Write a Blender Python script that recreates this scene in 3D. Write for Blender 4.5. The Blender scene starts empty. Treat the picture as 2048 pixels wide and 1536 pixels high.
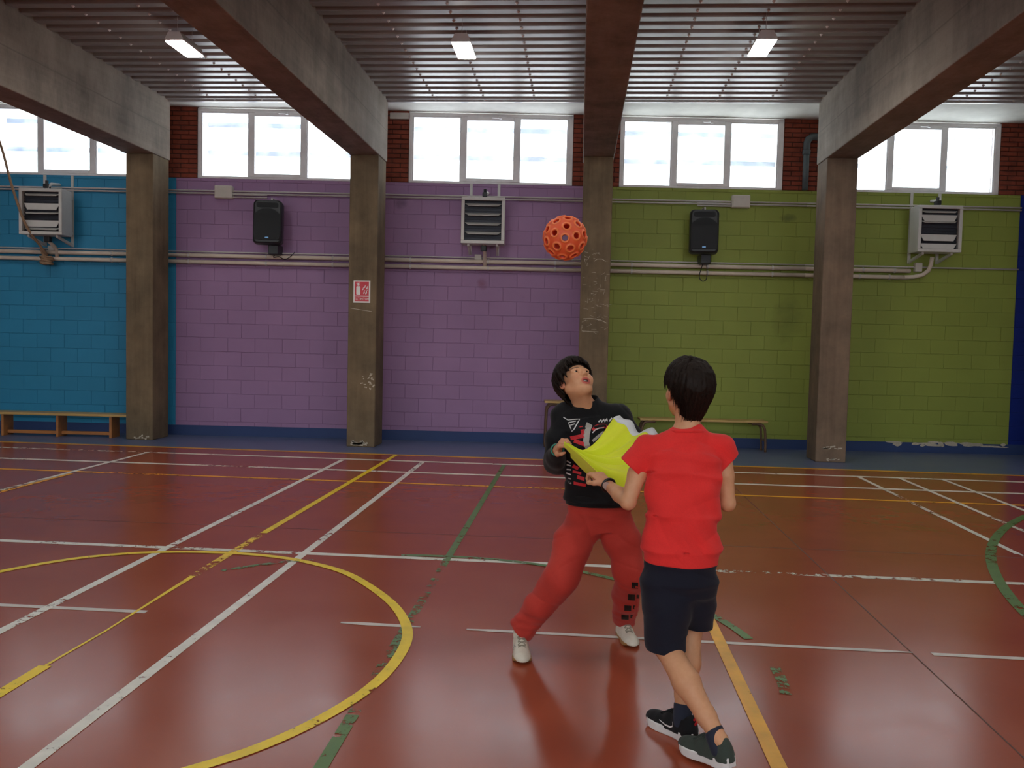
import bpy, bmesh, math, random
import numpy as np
from mathutils import Vector, Matrix
from mathutils.bvhtree import BVHTree

scene = bpy.context.scene
col = scene.collection
random.seed(7)
rng = np.random.default_rng(7)
PI = math.pi

# ------------------------------------------------------------------ camera
YAW, PITCH, ROLL, FPX = 0.0761, -0.0509, 0.0228, 1729.6
cy_, sy_ = math.cos(YAW), math.sin(YAW)
cp_, sp_ = math.cos(PITCH), math.sin(PITCH)
fwd = Vector((-sy_ * cp_, cy_ * cp_, sp_))
rgt = Vector((cy_, sy_, 0))
upv = rgt.cross(fwd)
cr_, sr_ = math.cos(ROLL), math.sin(ROLL)
r2 = cr_ * rgt + sr_ * upv
u2 = -sr_ * rgt + cr_ * upv
cam_d = bpy.data.cameras.new('camera')
cam_d.sensor_fit = 'HORIZONTAL'
cam_d.sensor_width = 36.0
cam_d.lens = FPX * 36.0 / 2048.0
cam_d.clip_start = 0.05
cam = bpy.data.objects.new('camera', cam_d)
mw = Matrix.Identity(4)
for i in range(3):
    mw[i][0] = r2[i]; mw[i][1] = u2[i]; mw[i][2] = -fwd[i]
mw.translation = Vector((0, 0, 1.5))
cam.matrix_world = mw
col.objects.link(cam)
scene.camera = cam

# ------------------------------------------------------------------ world, daylight, exposure
SKY = 5.0
world = bpy.data.worlds.new('world')
scene.world = world
world.use_nodes = True
wn = world.node_tree
bgn = wn.nodes['Background']
bgn.inputs[0].default_value = (0.90, 0.96, 1.0, 1)
bgn.inputs[1].default_value = SKY
scene.view_settings.view_transform = 'Standard'
scene.view_settings.look = 'None'
scene.view_settings.gamma = 1.0
scene.view_settings.use_curve_mapping = False
scene.view_settings.exposure = 0.36
LAMP = 48.0

# the far wall stands slightly askew to the court: a frame along it
TH = math.atan(0.066)
WO = Vector((0, 12.62, 0))
CT, ST = math.cos(TH), math.sin(TH)
def W(s, off, z):
    return Vector((s * CT + off * ST, WO.y + s * ST - off * CT, z))
# ------------------------------------------------------------------ helpers
def sr(r, g, b):
    def f(c):
        c /= 255.0
        return c / 12.92 if c <= 0.04045 else ((c + 0.055) / 1.055) ** 2.4
    return (f(r), f(g), f(b), 1.0)

def tag(o, label=None, cat=None, group=None, kind=None):
    if label: o['label'] = label
    if cat: o['category'] = cat
    if group: o['group'] = group
    if kind: o['kind'] = kind
    return o

def empty(name, loc=(0, 0, 0), rz=0.0):
    o = bpy.data.objects.new(name, None)
    o.empty_display_size = 0.1
    o.location = loc
    o.rotation_euler = (0, 0, rz)
    col.objects.link(o)
    return o

def link(name, me, mat=None, parent=None, loc=None, rz=None):
    o = bpy.data.objects.new(name, me)
    if mat is not None and len(me.materials) == 0:
        me.materials.append(mat)
    col.objects.link(o)
    if parent is not None: o.parent = parent
    if loc is not None: o.location = loc
    if rz is not None: o.rotation_euler = (0, 0, rz)
    return o

class MB:
    def __init__(s): s.v = []; s.f = []
    def add(s, vs, fs):
        n = len(s.v); s.v += [tuple(p) for p in vs]; s.f += [tuple(i + n for i in f) for f in fs]; return s
    def box(s, x0, x1, y0, y1, z0, z1, M=None):
        vs = [Vector(p) for p in ((x0,y0,z0),(x1,y0,z0),(x1,y1,z0),(x0,y1,z0),(x0,y0,z1),(x1,y0,z1),(x1,y1,z1),(x0,y1,z1))]
        if M is not None: vs = [M @ p for p in vs]
        return s.add(vs, [(0,3,2,1),(4,5,6,7),(0,1,5,4),(1,2,6,5),(2,3,7,6),(3,0,4,7)])
    def bbox(s, x0, x1, y0, y1, z0, z1, b=0.01, M=None):
        # chamfered box
        vs, fs = [], []
        cx, cyy, cz = (x0+x1)/2, (y0+y1)/2, (z0+z1)/2
        hx, hy, hz = (x1-x0)/2, (y1-y0)/2, (z1-z0)/2
        bm = bmesh.new()
        bmesh.ops.create_cube(bm, size=2)
        for v in bm.verts: v.co = Vector((cx + v.co.x*hx, cyy + v.co.y*hy, cz + v.co.z*hz))
        bmesh.ops.bevel(bm, geom=bm.edges[:], offset=b, segments=2, affect='EDGES', profile=0.5)
        bm.verts.index_update()
        vs = [(M @ v.co if M is not None else v.co.copy()) for v in bm.verts]
        fs = [tuple(v.index for v in f.verts) for f in bm.faces]
        bm.free()
        return s.add(vs, fs)
    def prism(s, poly, a0, a1, axis='y', M=None):
        # poly: 2-D outline; extruded along axis
        n = len(poly); vs = []
        for a in (a0, a1):
            for p in poly:
                q = {'y': (p[0], a, p[1]), 'x': (a, p[0], p[1]), 'z': (p[0], p[1], a)}[axis]
                q = Vector(q); vs.append(M @ q if M is not None else q)
        fs = [tuple(range(n))[::-1], tuple(range(n, 2*n))]
        fs += [(i, (i+1) % n, (i+1) % n + n, i + n) for i in range(n)]
        return s.add(vs, fs)
    def tube(s, pts, r, n=10, cap=True):
        pts = [Vector(p) for p in pts]
        rs = r if isinstance(r, (list, tuple)) else [r] * len(pts)
        t0 = (pts[1] - pts[0]).normalized()
        a = Vector((0, 0, 1)) if abs(t0.z) < 0.9 else Vector((1, 0, 0))
        nrm = (a - t0 * a.dot(t0)).normalized()
        vs, fs = [], []
        for i, p in enumerate(pts):
            if i == 0: t = t0
            elif i == len(pts) - 1: t = (pts[i] - pts[i-1]).normalized()
            else: t = ((pts[i+1] - p).normalized() + (p - pts[i-1]).normalized()).normalized()
            nrm = (nrm - t * nrm.dot(t)).normalized()
            b = t.cross(nrm)
            for k in range(n):
                an = 2 * PI * k / n
                vs.append(p + rs[i] * (math.cos(an) * nrm + math.sin(an) * b))
        for i in range(len(pts) - 1):
            for k in range(n):
                k2 = (k + 1) % n
                fs.append((i*n + k, i*n + k2, (i+1)*n + k2, (i+1)*n + k))
        if cap:
            fs.append(tuple(range(n))[::-1]); fs.append(tuple(range((len(pts)-1)*n, len(pts)*n)))
        return s.add(vs, fs)
    def mesh(s, name, smooth=False):
        me = bpy.data.meshes.new(name)
        me.from_pydata(s.v, [], s.f)
        if smooth:
            me.polygons.foreach_set('use_smooth', [True] * len(me.polygons))
        me.update()
        return me
    def build(s, name, mat, parent=None, smooth=False, loc=None, rz=None):
        me = s.mesh(name, smooth)
        if smooth == 'auto':
            pass
        return link(name, me, mat, parent, loc, rz)

def arc_pts(c, r, a0, a1, n):
    return [(c[0] + r * math.cos(a0 + (a1-a0)*i/n), c[1] + r * math.sin(a0 + (a1-a0)*i/n)) for i in range(n+1)]

def rrect(w, h, r, n=5):
    p = []
    for cx, cy, a in ((w/2-r, h/2-r, 0), (-w/2+r, h/2-r, PI/2), (-w/2+r, -h/2+r, PI), (w/2-r, -h/2+r, 1.5*PI)):
        p += arc_pts((cx, cy), r, a, a + PI/2, n)
    return p

# ------------------------------------------------------------------ materials
class NT:
    def __init__(s, name):
        s.m = bpy.data.materials.new(name); s.m.use_nodes = True
        s.t = s.m.node_tree; s.bs = s.t.nodes['Principled BSDF']; s.out = s.t.nodes['Material Output']
        s._pos = None
    def n(s, kind, **kw):
        nd = s.t.nodes.new(kind)
        for k, v in kw.items(): setattr(nd, k, v)
        return nd
    def l(s, a, b): s.t.links.new(a, b)
    def pos(s):
        if s._pos is None: s._pos = s.n('ShaderNodeNewGeometry').outputs['Position']
        return s._pos
    def mapped(s, scale=(1, 1, 1), src=None):
        mp = s.n('ShaderNodeMapping'); mp.inputs['Scale'].default_value = scale
        s.l(src or s.pos(), mp.inputs['Vector']); return mp.outputs[0]
    def noise(s, scale=5, detail=4, rough=0.55, stretch=(1, 1, 1), src=None):
        nn = s.n('ShaderNodeTexNoise'); nn.inputs['Scale'].default_value = scale
        nn.inputs['Detail'].default_value = detail; nn.inputs['Roughness'].default_value = rough
        s.l(s.mapped(stretch, src), nn.inputs['Vector']); return nn.outputs['Fac']
    def ramp(s, src, stops):
        r = s.n('ShaderNodeValToRGB'); cr = r.color_ramp
        while len(cr.elements) < len(stops): cr.elements.new(0.5)
        for e, (p, c) in zip(cr.elements, stops): e.position = p; e.color = c
        s.l(src, r.inputs[0]); return r.outputs['Color']
    def mix(s, fac, a, b, mode='MIX'):
        mx = s.n('ShaderNodeMix'); mx.data_type = 'RGBA'; mx.blend_type = mode
        for v, i in ((fac, 0), (a, 6), (b, 7)):
            if hasattr(v, 'links'): s.l(v, mx.inputs[i])
            else: mx.inputs[i].default_value = v
        return mx.outputs[2]
    def base(s, c):
        if hasattr(c, 'links'): s.l(c, s.bs.inputs['Base Color'])
        else: s.bs.inputs['Base Color'].default_value = c
    def set(s, rough=0.5, metal=0.0, spec=0.5, coat=0.0, sheen=0.0, sss=0.0):
        b = s.bs.inputs
        b['Roughness'].default_value = rough; b['Metallic'].default_value = metal
        b['Specular IOR Level'].default_value = spec; b['Coat Weight'].default_value = coat
        if sheen: b['Sheen Weight'].default_value = sheen
        if sss:
            b['Subsurface Weight'].default_value = sss
            b['Subsurface Radius'].default_value = (0.012, 0.005, 0.003)
    def bump(s, src, dist=0.002, strength=0.5):
        bp = s.n('ShaderNodeBump'); bp.inputs['Distance'].default_value = dist
        bp.inputs['Strength'].default_value = strength
        s.l(src, bp.inputs['Height']); s.l(bp.outputs[0], s.bs.inputs['Normal'])

G0, G1 = (0, 0, 0, 1), (1, 1, 1, 1)
def sc(c, k): return (c[0]*k, c[1]*k, c[2]*k, 1)

def plain(name, c, rough=0.5, metal=0.0, var=0.12, scale=12, bump=0.0, spec=0.5, stretch=(1,1,1), sheen=0.0):
    t = NT(name)
    nz = t.noise(scale, 4, 0.6, stretch)
    t.base(t.ramp(nz, [(0.3, sc(c, 1 - var)), (0.7, sc(c, 1 + var))]))
    t.set(rough, metal, spec, sheen=sheen)
    if bump: t.bump(nz, bump, 0.6)
    return t.m

def paint_block(name, c, stains=()):
    t = NT(name)
    big = t.noise(0.55, 4, 0.6)
    fine = t.noise(60, 3, 0.6)
    rnd = t.n('ShaderNodeObjectInfo').outputs['Random']
    c1 = t.ramp(big, [(0.3, sc(c, 0.86)), (0.7, sc(c, 1.1))])
    c2 = t.mix(0.25, c1, t.ramp(rnd, [(0.0, sc(c, 0.86)), (1.0, sc(c, 1.1))]))
    scuff = t.noise(2.2, 6, 0.75, (1, 1, 1.6))
    c3 = t.mix(t.ramp(scuff, [(0.66, G0), (0.78, (0.35, 0.35, 0.35, 1))]), c2, sc(c, 0.62))
    sx = None
    for (x0, z0, rx, rz, colr, k) in stains:      # old smears on the paint
        if sx is None:
            sx = t.n('ShaderNodeSeparateXYZ'); t.l(t.pos(), sx.inputs[0]); wob = t.noise(6, 5, 0.7)
        def lin(o, c0, r):
            a = t.n('ShaderNodeMath', operation='SUBTRACT'); t.l(sx.outputs[o], a.inputs[0]); a.inputs[1].default_value = c0
            b = t.n('ShaderNodeMath', operation='DIVIDE'); t.l(a.outputs[0], b.inputs[0]); b.inputs[1].default_value = r
            p = t.n('ShaderNodeMath', operation='MULTIPLY'); t.l(b.outputs[0], p.inputs[0]); t.l(b.outputs[0], p.inputs[1]); return p.outputs[0]
        d = t.n('ShaderNodeMath', operation='ADD'); t.l(lin(0, x0, rx), d.inputs[0]); t.l(lin(2, z0, rz), d.inputs[1])
        e = t.n('ShaderNodeMath', operation='ADD'); t.l(d.outputs[0], e.inputs[0]); t.l(wob, e.inputs[1])
        c3 = t.mix(t.ramp(e.outputs[0], [(0.45, (k, k, k, 1)), (1.0, G0)]), c3, colr)
    t.base(c3); t.set(0.55, spec=0.35); t.bump(fine, 0.0015, 0.5)
    return t.m

def concrete(name, c, streak=6.0, warm=None, lines=None, lo=0.62):
    t = NT(name)
    grain = t.noise(9, 6, 0.7, (1, 1, 0.06))        # board-marked, vertical grain
    blot = t.noise(1.6, 5, 0.65)
    pits = t.noise(45, 4, 0.7)
    a = t.ramp(grain, [(0.3, sc(c, lo)), (0.7, sc(c, 1.15))])
    b = t.ramp(blot, [(0.34, sc(c, 0.5)), (0.68, sc(warm or c, 1.3))])
    k = t.mix(0.5, a, b)
    k = t.mix(t.ramp(pits, [(0.62, G0), (0.75, (0.5, 0.5, 0.5, 1))]), k, sc(c, 0.45))
    if lines:
        wv = t.n('ShaderNodeSeparateXYZ'); t.l(t.pos(), wv.inputs[0])
        m1 = t.n('ShaderNodeMath', operation='SUBTRACT'); t.l(wv.outputs[2], m1.inputs[0]); m1.inputs[1].default_value = lines
        m2 = t.n('ShaderNodeMath', operation='ABSOLUTE'); t.l(m1.outputs[0], m2.inputs[0])
        k = t.mix(t.ramp(m2.outputs[0], [(0.004, (0.55,)*3 + (1,)), (0.014, G0)]), k, sc(c, 0.4))
    t.base(k); t.set(0.85, spec=0.25); t.bump(pits, 0.003, 0.5)
    return t.m

def beam_concrete(name, c):
    t = NT(name)
    along = t.noise(3, 6, 0.7, (1, 0.1, 1.2))
    drip = t.noise(1.7, 7, 0.72, (1, 1, 0.4))
    pits = t.noise(30, 4, 0.7)
    a = t.ramp(along, [(0.34, sc(c, 0.5)), (0.66, sc(c, 1.15))])
    b = t.ramp(drip, [(0.36, sc(c, 0.45)), (0.62, sc(c, 1.2))])
    k = t.mix(0.55, a, b)
    sx = t.n('ShaderNodeSeparateXYZ'); t.l(t.pos(), sx.inputs[0])
    for zl in (4.34,):
        m1 = t.n('ShaderNodeMath', operation='SUBTRACT'); t.l(sx.outputs[2], m1.inputs[0]); m1.inputs[1].default_value = zl
        m2 = t.n('ShaderNodeMath', operation='ABSOLUTE'); t.l(m1.outputs[0], m2.inputs[0])
        k = t.mix(t.ramp(m2.outputs[0], [(0.003, (0.5,)*3 + (1,)), (0.012, G0)]), k, sc(c, 0.5))
    k = t.mix(t.ramp(pits, [(0.62, G0), (0.75, (0.4, 0.4, 0.4, 1))]), k, sc(c, 0.5))
    t.base(k); t.set(0.85, spec=0.25); t.bump(pits, 0.003, 0.5)
    return t.m

def floor_mat(name, c, c2, rough=0.27, var=0.14):
    t = NT(name)
    big = t.noise(0.45, 5, 0.6)
    fine = t.noise(14, 6, 0.7)
    swirl = t.noise(1.8, 6, 0.6, (1, 1, 1))
    a = t.ramp(big, [(0.3, c), (0.72, c2)])
    a = t.mix(0.16, a, t.ramp(swirl, [(0.3, sc(c, 1 - var)), (0.7, sc(c2, 1 + var * 0.6))]))
    spk = t.noise(120, 2, 0.5)
    a = t.mix(t.ramp(spk, [(0.74, G0), (0.8, (0.3, 0.3, 0.3, 1))]), a, (0.5, 0.42, 0.4, 1))
    t.base(a); t.set(rough, spec=0.42)
    rr = t.ramp(swirl, [(0.25, (rough - 0.03,)*3 + (1,)), (0.75, (rough + 0.05,)*3 + (1,))])
    t.l(rr, t.bs.inputs['Roughness'])
    t.bump(fine, 0.0006, 0.35)
    return t.m

def line_paint(name, c, wear, scale=16):
    t = NT(name)
    nz = t.noise(scale, 6, 0.72)
    big = t.noise(1.3, 3, 0.6)
    s = t.n('ShaderNodeMath', operation='ADD')
    m = t.n('ShaderNodeMath', operation='MULTIPLY'); t.l(big, m.inputs[0]); m.inputs[1].default_value = 0.7
    t.l(nz, s.inputs[0]); t.l(m.outputs[0], s.inputs[1])
    al = t.ramp(s.outputs[0], [(wear, G0), (wear + 0.05, G1)])
    t.base(t.ramp(t.noise(8, 4), [(0.3, sc(c, 0.85)), (0.7, sc(c, 1.08))]))
    t.set(0.4)
    sep = t.n('ShaderNodeRGBToBW'); t.l(al, sep.inputs[0]); t.l(sep.outputs[0], t.bs.inputs['Alpha'])
    return t.m

def emis(name, c, s):
    t = NT(name)
    t.base((0.8, 0.8, 0.8, 1))
    t.bs.inputs['Emission Color'].default_value = c
    t.bs.inputs['Emission Strength'].default_value = s
    return t.m

def glass_mat():
    t = NT('window_glass')
    tr = t.n('ShaderNodeBsdfTransparent'); tr.inputs[0].default_value = (0.95, 0.97, 0.98, 1)
    gl = t.n('ShaderNodeBsdfGlossy'); gl.inputs['Roughness'].default_value = 0.05
    df = t.n('ShaderNodeBsdfTranslucent'); df.inputs[0].default_value = (0.9, 0.92, 0.95, 1)
    m1 = t.n('ShaderNodeMixShader'); m1.inputs[0].default_value = 0.06
    m2 = t.n('ShaderNodeMixShader')
    dirt = t.ramp(t.noise(2.5, 5, 0.7), [(0.4, (0.06,)*3 + (1,)), (0.8, (0.3,)*3 + (1,))])
    bw = t.n('ShaderNodeRGBToBW'); t.l(dirt, bw.inputs[0]); t.l(bw.outputs[0], m2.inputs[0])
    t.l(tr.outputs[0], m1.inputs[1]); t.l(gl.outputs[0], m1.inputs[2])
    t.l(m1.outputs[0], m2.inputs[1]); t.l(df.outputs[0], m2.inputs[2])
    t.l(m2.outputs[0], t.out.inputs[0])
    return t.m

M = {}
M['floor_red'] = floor_mat('red_court_paint', sr(156, 76, 55), sr(168, 80, 50), 0.21)
M['floor_blue'] = floor_mat('blue_border_paint', sr(92, 104, 138), sr(104, 114, 146), 0.34)
M['white_line'] = line_paint('white_line_paint', sr(236, 232, 220), 0.66)
M['white_worn'] = line_paint('white_line_paint_worn', sr(226, 222, 208), 0.80)
M['white_tape'] = line_paint('white_tape', sr(216, 206, 196), 0.40)
M['yellow_line'] = line_paint('yellow_line_paint', sr(252, 216, 28), 0.66)
M['yellow_worn'] = line_paint('yellow_line_paint_worn', sr(250, 206, 36), 0.84, 22)
M['orange_line'] = line_paint('orange_line_paint', sr(248, 180, 36), 0.62)
M['orange_worn'] = line_paint('orange_line_paint_worn', sr(248, 176, 36), 0.76)
M['green_line'] = line_paint('green_line_paint', sr(94, 126, 62), 0.72, 14)
M['green_worn'] = line_paint('green_line_paint_worn', sr(90, 122, 60), 0.85, 14)
M['joint'] = plain('floor_joint_filler', sr(96, 58, 46), 0.6)
M['blue_wall'] = paint_block('blue_block_paint', sr(46, 138, 180))
M['purple_wall'] = paint_block('purple_block_paint', sr(158, 122, 162), [(-2.62, 3.44, 0.16, 0.13, sr(70, 52, 76), 0.5), (-1.42, 2.30, 0.13, 0.14, sr(110, 40, 50), 0.5)])
M['green_wall'] = paint_block('green_block_paint', sr(142, 154, 68), [(2.95, 3.34, 0.20, 0.10, sr(60, 64, 34), 0.6), (3.0, 1.9, 0.35, 0.5, sr(96, 104, 48), 0.4)])
M['navy_wall'] = paint_block('navy_block_paint', sr(10, 40, 130))
M['baseboard'] = paint_block('baseboard_blue_paint', sr(46, 66, 112))
M['brick'] = plain('red_brick', sr(130, 60, 42), 0.85, 0, 0.3, 6, 0.002)
M['mortar'] = plain('brick_mortar', sr(78, 48, 40), 0.9, 0, 0.2, 20)
M['conc'] = concrete('board_marked_concrete', sr(122, 107, 86), warm=sr(132, 112, 86), lo=0.5)
M['conc_pink'] = concrete('warm_board_marked_concrete', sr(126, 110, 94), warm=sr(138, 114, 94), lo=0.5)
M['beam'] = beam_concrete('beam_concrete', sr(148, 136, 124))
M['soffit'] = plain('soffit_concrete', sr(205, 203, 196), 0.8, 0, 0.12, 3, 0.002)
M['deck'] = plain('galvanised_deck', sr(152, 146, 143), 0.36, 0.35, 0.08, 5, 0)
M['steel'] = plain('bright_steel', sr(210, 210, 210), 0.35, 0.6, 0.05)
M['plaster'] = plain('white_plaster', sr(206, 202, 192), 0.8, 0, 0.05, 2)
M['frame_white'] = plain('window_frame_paint', sr(236, 236, 238), 0.5, 0, 0.06, 8)
M['glass'] = glass_mat()
M['pipe_cream'] = plain('cream_pipe_paint', sr(214, 200, 184), 0.45, 0, 0.06, 6)
M['pipe_grey'] = plain('grey_conduit', sr(196, 190, 186), 0.45, 0, 0.06, 6)
M['heater_body'] = plain('heater_enamel', sr(206, 204, 200), 0.45, 0, 0.05, 6)
M['heater_dark'] = plain('heater_core', sr(46, 48, 58), 0.5, 0.3, 0.2, 30)
M['black_plastic'] = plain('black_plastic', sr(17, 19, 24), 0.45, 0, 0.1, 30)
M['grille'] = plain('black_grille', sr(11, 13, 18), 0.6, 0.2, 0.2, 300, 0.0004)
M['badge'] = plain('speaker_badge', sr(120, 170, 220), 0.3, 0.3)
M['box_cream'] = plain('junction_box_plastic', sr(206, 200, 190), 0.5, 0, 0.03)
M['drain'] = plain('grey_drain_pipe', sr(84, 96, 100), 0.5, 0, 0.08)
M['wood'] = plain('varnished_wood', sr(172, 112, 60), 0.45, 0, 0.22, 6, 0.0005, stretch=(0.15, 1, 1))
M['wood_top'] = plain('worn_bench_top', sr(196, 162, 100), 0.45, 0, 0.18, 6, 0.0005, stretch=(0.15, 1, 1))
M['wood_dark'] = plain('dark_bench_leg', sr(104, 76, 54), 0.5, 0, 0.2, 8)
M['rope'] = plain('hemp_rope', sr(150, 122, 96), 0.9, 0, 0.2, 90, 0.001)
M['sign_white'] = plain('sign_white', sr(236, 230, 226), 0.4, 0, 0.02)
M['sign_red'] = plain('sign_red', sr(206, 40, 58), 0.4, 0, 0.04)
M['scratch'] = plain('pale_scratch', sr(200, 190, 172), 0.8, 0, 0.15, 40)
M['lamp_body'] = plain('lamp_housing', sr(225, 225, 225), 0.5, 0, 0.03)
M['lamp_glow'] = emis('lamp_diffuser', (1.0, 0.98, 0.93, 1), LAMP)
M['ext_bar'] = plain('outside_bar_paint', sr(150, 170, 205), 0.6, 0, 0.03)
# ------------------------------------------------------------------ floor and its markings
XL, XR, YN = -13.0, 10.5, -7.0
fl = MB().box(XL, XR, YN, 10.85, -0.2, 0.0).build('floor', M['floor_red'])
tag(fl, 'glossy worn red sports floor with many painted court lines', 'floor', kind='structure')
MB().prism([(XL, 10.85), (XR, 10.85), (XR, WO.y + 0.066 * XR + 0.1), (XL, WO.y + 0.066 * XL + 0.1)], -0.2, 0.0, 'z').build('border_strip', M['floor_blue'], fl)

zc = [0.0006]
def strip(name, pts, w, mat, z=None):
    """a painted stripe along a polyline on the floor"""
    if z is None:
        zc[0] += 0.00006; z = zc[0]
    pts = [Vector((p[0], p[1])) for p in pts]
    m = MB(); vs = []
    ws = w if isinstance(w, (list, tuple)) else [w] * len(pts)
    for i, p in enumerate(pts):
        a = pts[max(i-1, 0)]; b = pts[min(i+1, len(pts)-1)]
        t = (b - a).normalized(); n = Vector((-t.y, t.x)) * ws[i] / 2
        vs += [(p.x + n.x, p.y + n.y, z), (p.x - n.x, p.y - n.y, z)]
    fs = [(2*i, 2*i+1, 2*i+3, 2*i+2) for i in range(len(pts)-1)]
    m.add(vs, fs)
    return m.build(name, M[mat], fl)

def xl(x, y0, y1, mat, w=0.05): return strip('court_line', [(x, y0), (x, y1)], w, mat)
def yl(y, x0, x1, mat, w=0.05): return strip('court_line', [(x0, y), (x1, y)], w, mat)
strip('floor_joint', [(1.68, YN), (1.68, 10.85)], 0.008, 'joint')
strip('floor_joint', [(XL, 6.5), (XR, 6.5)], 0.008, 'joint')
strip('floor_joint', [(-8.1, YN), (-8.1, 10.85)], 0.008, 'joint')
yl(10.85, XL, XR, 'orange_line', 0.085)
yl(10.33, XL, -5.2, 'white_worn', 0.085); yl(10.33, -5.2, -1.0, 'white_line', 0.085); yl(10.32, -1.0, 1.8, 'white_worn', 0.085); yl(10.31, 1.8, XR, 'white_line', 0.085)
yl(9.46, XL, -4.3, 'white_line', 0.085); yl(9.46, -4.3, -3.2, 'white_worn', 0.085); yl(9.46, -3.2, 6.0, 'white_line', 0.085); yl(9.46, 6.0, XR, 'white_worn', 0.085)
yl(8.74, XL, -5.2, 'orange_line', 0.06); yl(8.74, -5.2, 1.0, 'orange_worn', 0.06); yl(8.74, 1.0, XR, 'orange_line', 0.06)
yl(5.76, XL, -2.8, 'white_line', 0.066); yl(5.76, -2.8, -1.9, 'white_worn', 0.066); yl(5.76, -1.9, 0.9, 'white_line', 0.066); yl(5.76, 0.9, XR, 'white_worn', 0.066)
yl(4.40, -4.6, -2.27, 'white_tape', 0.045)
strip('court_line', [(-1.205, 4.38), (-1.1, 4.38), (-0.9, 4.375), (-0.78, 4.372)], [0.02, 0.042, 0.042, 0.012], 'white_tape')
strip('court_line', [(-0.54, 4.37), (-0.4, 4.37), (1.0, 4.355), (1.55, 4.35), (1.685, 4.348)], [0.016, 0.036, 0.036, 0.036, 0.01], 'white_tape')
yl(4.338, 1.776, 4.5, 'white_tape', 0.04)
# lines running up the court
xl(-1.845, YN, 10.34, 'white_line', 0.055); xl(-2.82, YN, 10.24, 'white_line', 0.055)
xl(-2.335, YN, 3.62, 'yellow_line', 0.06)
strip('court_line', [(-2.335, 3.62), (-2.32, 4.1), (-2.33, 4.6), (-2.335, 5.1)], [0.016, 0.012, 0.02, 0.035], 'yellow_line')
xl(-2.335, 5.1, 6.3, 'yellow_worn', 0.06)
strip('court_line', [(-2.335, 6.3), (-2.29, 10.84)], 0.055, 'yellow_line')
xl(-5.31, 8.2, 10.34, 'white_line', 0.055); xl(-5.31, 4.0, 8.2, 'white_worn', 0.055); xl(-5.25, 4.0, 8.6, 'orange_worn', 0.05)
xl(-0.855, YN, 3.3, 'green_line', 0.052); xl(-0.855, 3.3, 5.6, 'green_worn', 0.05); xl(-0.855, 5.6, 10.26, 'green_line', 0.05)
xl(3.283, 9.45, 10.30, 'white_line'); xl(3.283, 8.0, 9.45, 'white_worn'); xl(3.283, 6.6, 8.0, 'white_line'); xl(3.283, 3.0, 6.6, 'white_worn')
xl(3.75, 8.1, 10.28, 'white_line'); xl(3.75, 7.2, 8.1, 'white_worn'); xl(4.235, 6.0, 10.28, 'white_line')
xl(0.75, YN, 3.3, 'orange_line', 0.06); xl(0.75, 3.3, 5.1, 'orange_line', 0.06); xl(0.75, 5.1, 8.0, 'orange_worn', 0.055)
# circles
ypts = [(-3.531, 4.991), (-3.30, 5.33), (-3.027, 5.538), (-2.70, 5.65), (-2.353, 5.68), (-2.03, 5.64), (-1.745, 5.53), (-1.46, 5.34), (-1.226, 5.066), (-1.00, 4.72), (-0.857, 4.379), (-0.806, 4.088), (-0.824, 3.705), (-0.914, 3.376),
        (-1.073, 3.059), (-1.274, 2.823), (-1.60, 2.56), (-2.0, 2.40), (-2.4, 2.37), (-2.8, 2.44), (-3.2, 2.65), (-3.52, 2.98), (-3.74, 3.4), (-3.82, 3.9), (-3.75, 4.5)]
yc = []
for i in range(len(ypts)):
    a, b, c, d = [Vector(ypts[(i + k) % len(ypts)]) for k in (-1, 0, 1, 2)]
    for k in range(5):
        t = k / 5
        yc.append(0.5 * ((2*b) + (c - a) * t + (2*a - 5*b + 4*c - d) * t*t + (3*b - a - 3*c + d) * t**3))
yc.append(yc[0])
strip('centre_circle', yc, 0.055, 'yellow_line')
gc = (-0.865, 4.02); gr = 1.816
def garc(a0, a1, mat, n=24): strip('circle_arc', arc_pts(gc, gr, math.radians(a0), math.radians(a1), n), 0.05, mat)
garc(118, 140, 'green_worn'); garc(62, 100, 'green_line'); garc(30, 62, 'green_line'); garc(13, 30, 'green_line'); garc(-9, 1, 'green_worn')
strip('three_point_arc', arc_pts((9.08, 3.79), 6.62, math.radians(120), math.radians(200), 60), 0.07, 'green_line')
# ------------------------------------------------------------------ far wall: painted block courses in four colours
BW, BH, GAP = 0.40, 0.205, 0.004
def block_mesh(w, h):
    b = 0.003
    x0, x1, z0, z1, d = GAP/2, w - GAP/2, GAP/2, h - GAP/2, 0.0045
    v = [(x0, 0, z0), (x1, 0, z0), (x1, 0, z1), (x0, 0, z1), (x0+b, -d, z0+b), (x1-b, -d, z0+b), (x1-b, -d, z1-b), (x0+b, -d, z1-b)]
    f = [(4, 5, 6, 7), (0, 1, 5, 4), (1, 2, 6, 5), (2, 3, 7, 6), (3, 0, 4, 7)]
    return MB().add(v, f).mesh('block')
WT = 3.735
def block_wall(name, s0, s1, mat, label):
    m = MB().box(s0, s1, 0.004, 0.25, 0.0, WT)
    wl = m.build(name, M[mat], None, loc=WO, rz=TH)
    tag(wl, label, 'wall', kind='structure')
    cache = {}
    for r in range(19):
        h = BH if r < 18 else WT - 18 * BH
        ph = -5.121 + (0.0 if r % 2 == 0 else 0.2)
        k0 = math.floor((s0 - ph) / BW)
        x = ph + k0 * BW
        while x < s1 - 1e-4:
            a, b = max(x, s0), min(x + BW, s1)
            x += BW
            if b - a < 0.03: continue
            key = (round(b - a, 3), round(h, 3))
            if key not in cache:
                cache[key] = block_mesh(b - a, h); cache[key].materials.append(M[mat])
            o = bpy.data.objects.new('block', cache[key])
            o.parent = wl
            o.location = (a, 0.003 - random.random() * 0.0025, r * BH)
            col.objects.link(o)
    return wl
block_wall('wall_far_blue', -9.6, -5.885, 'blue_wall', 'blue painted block wall at the left of the hall')
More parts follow.
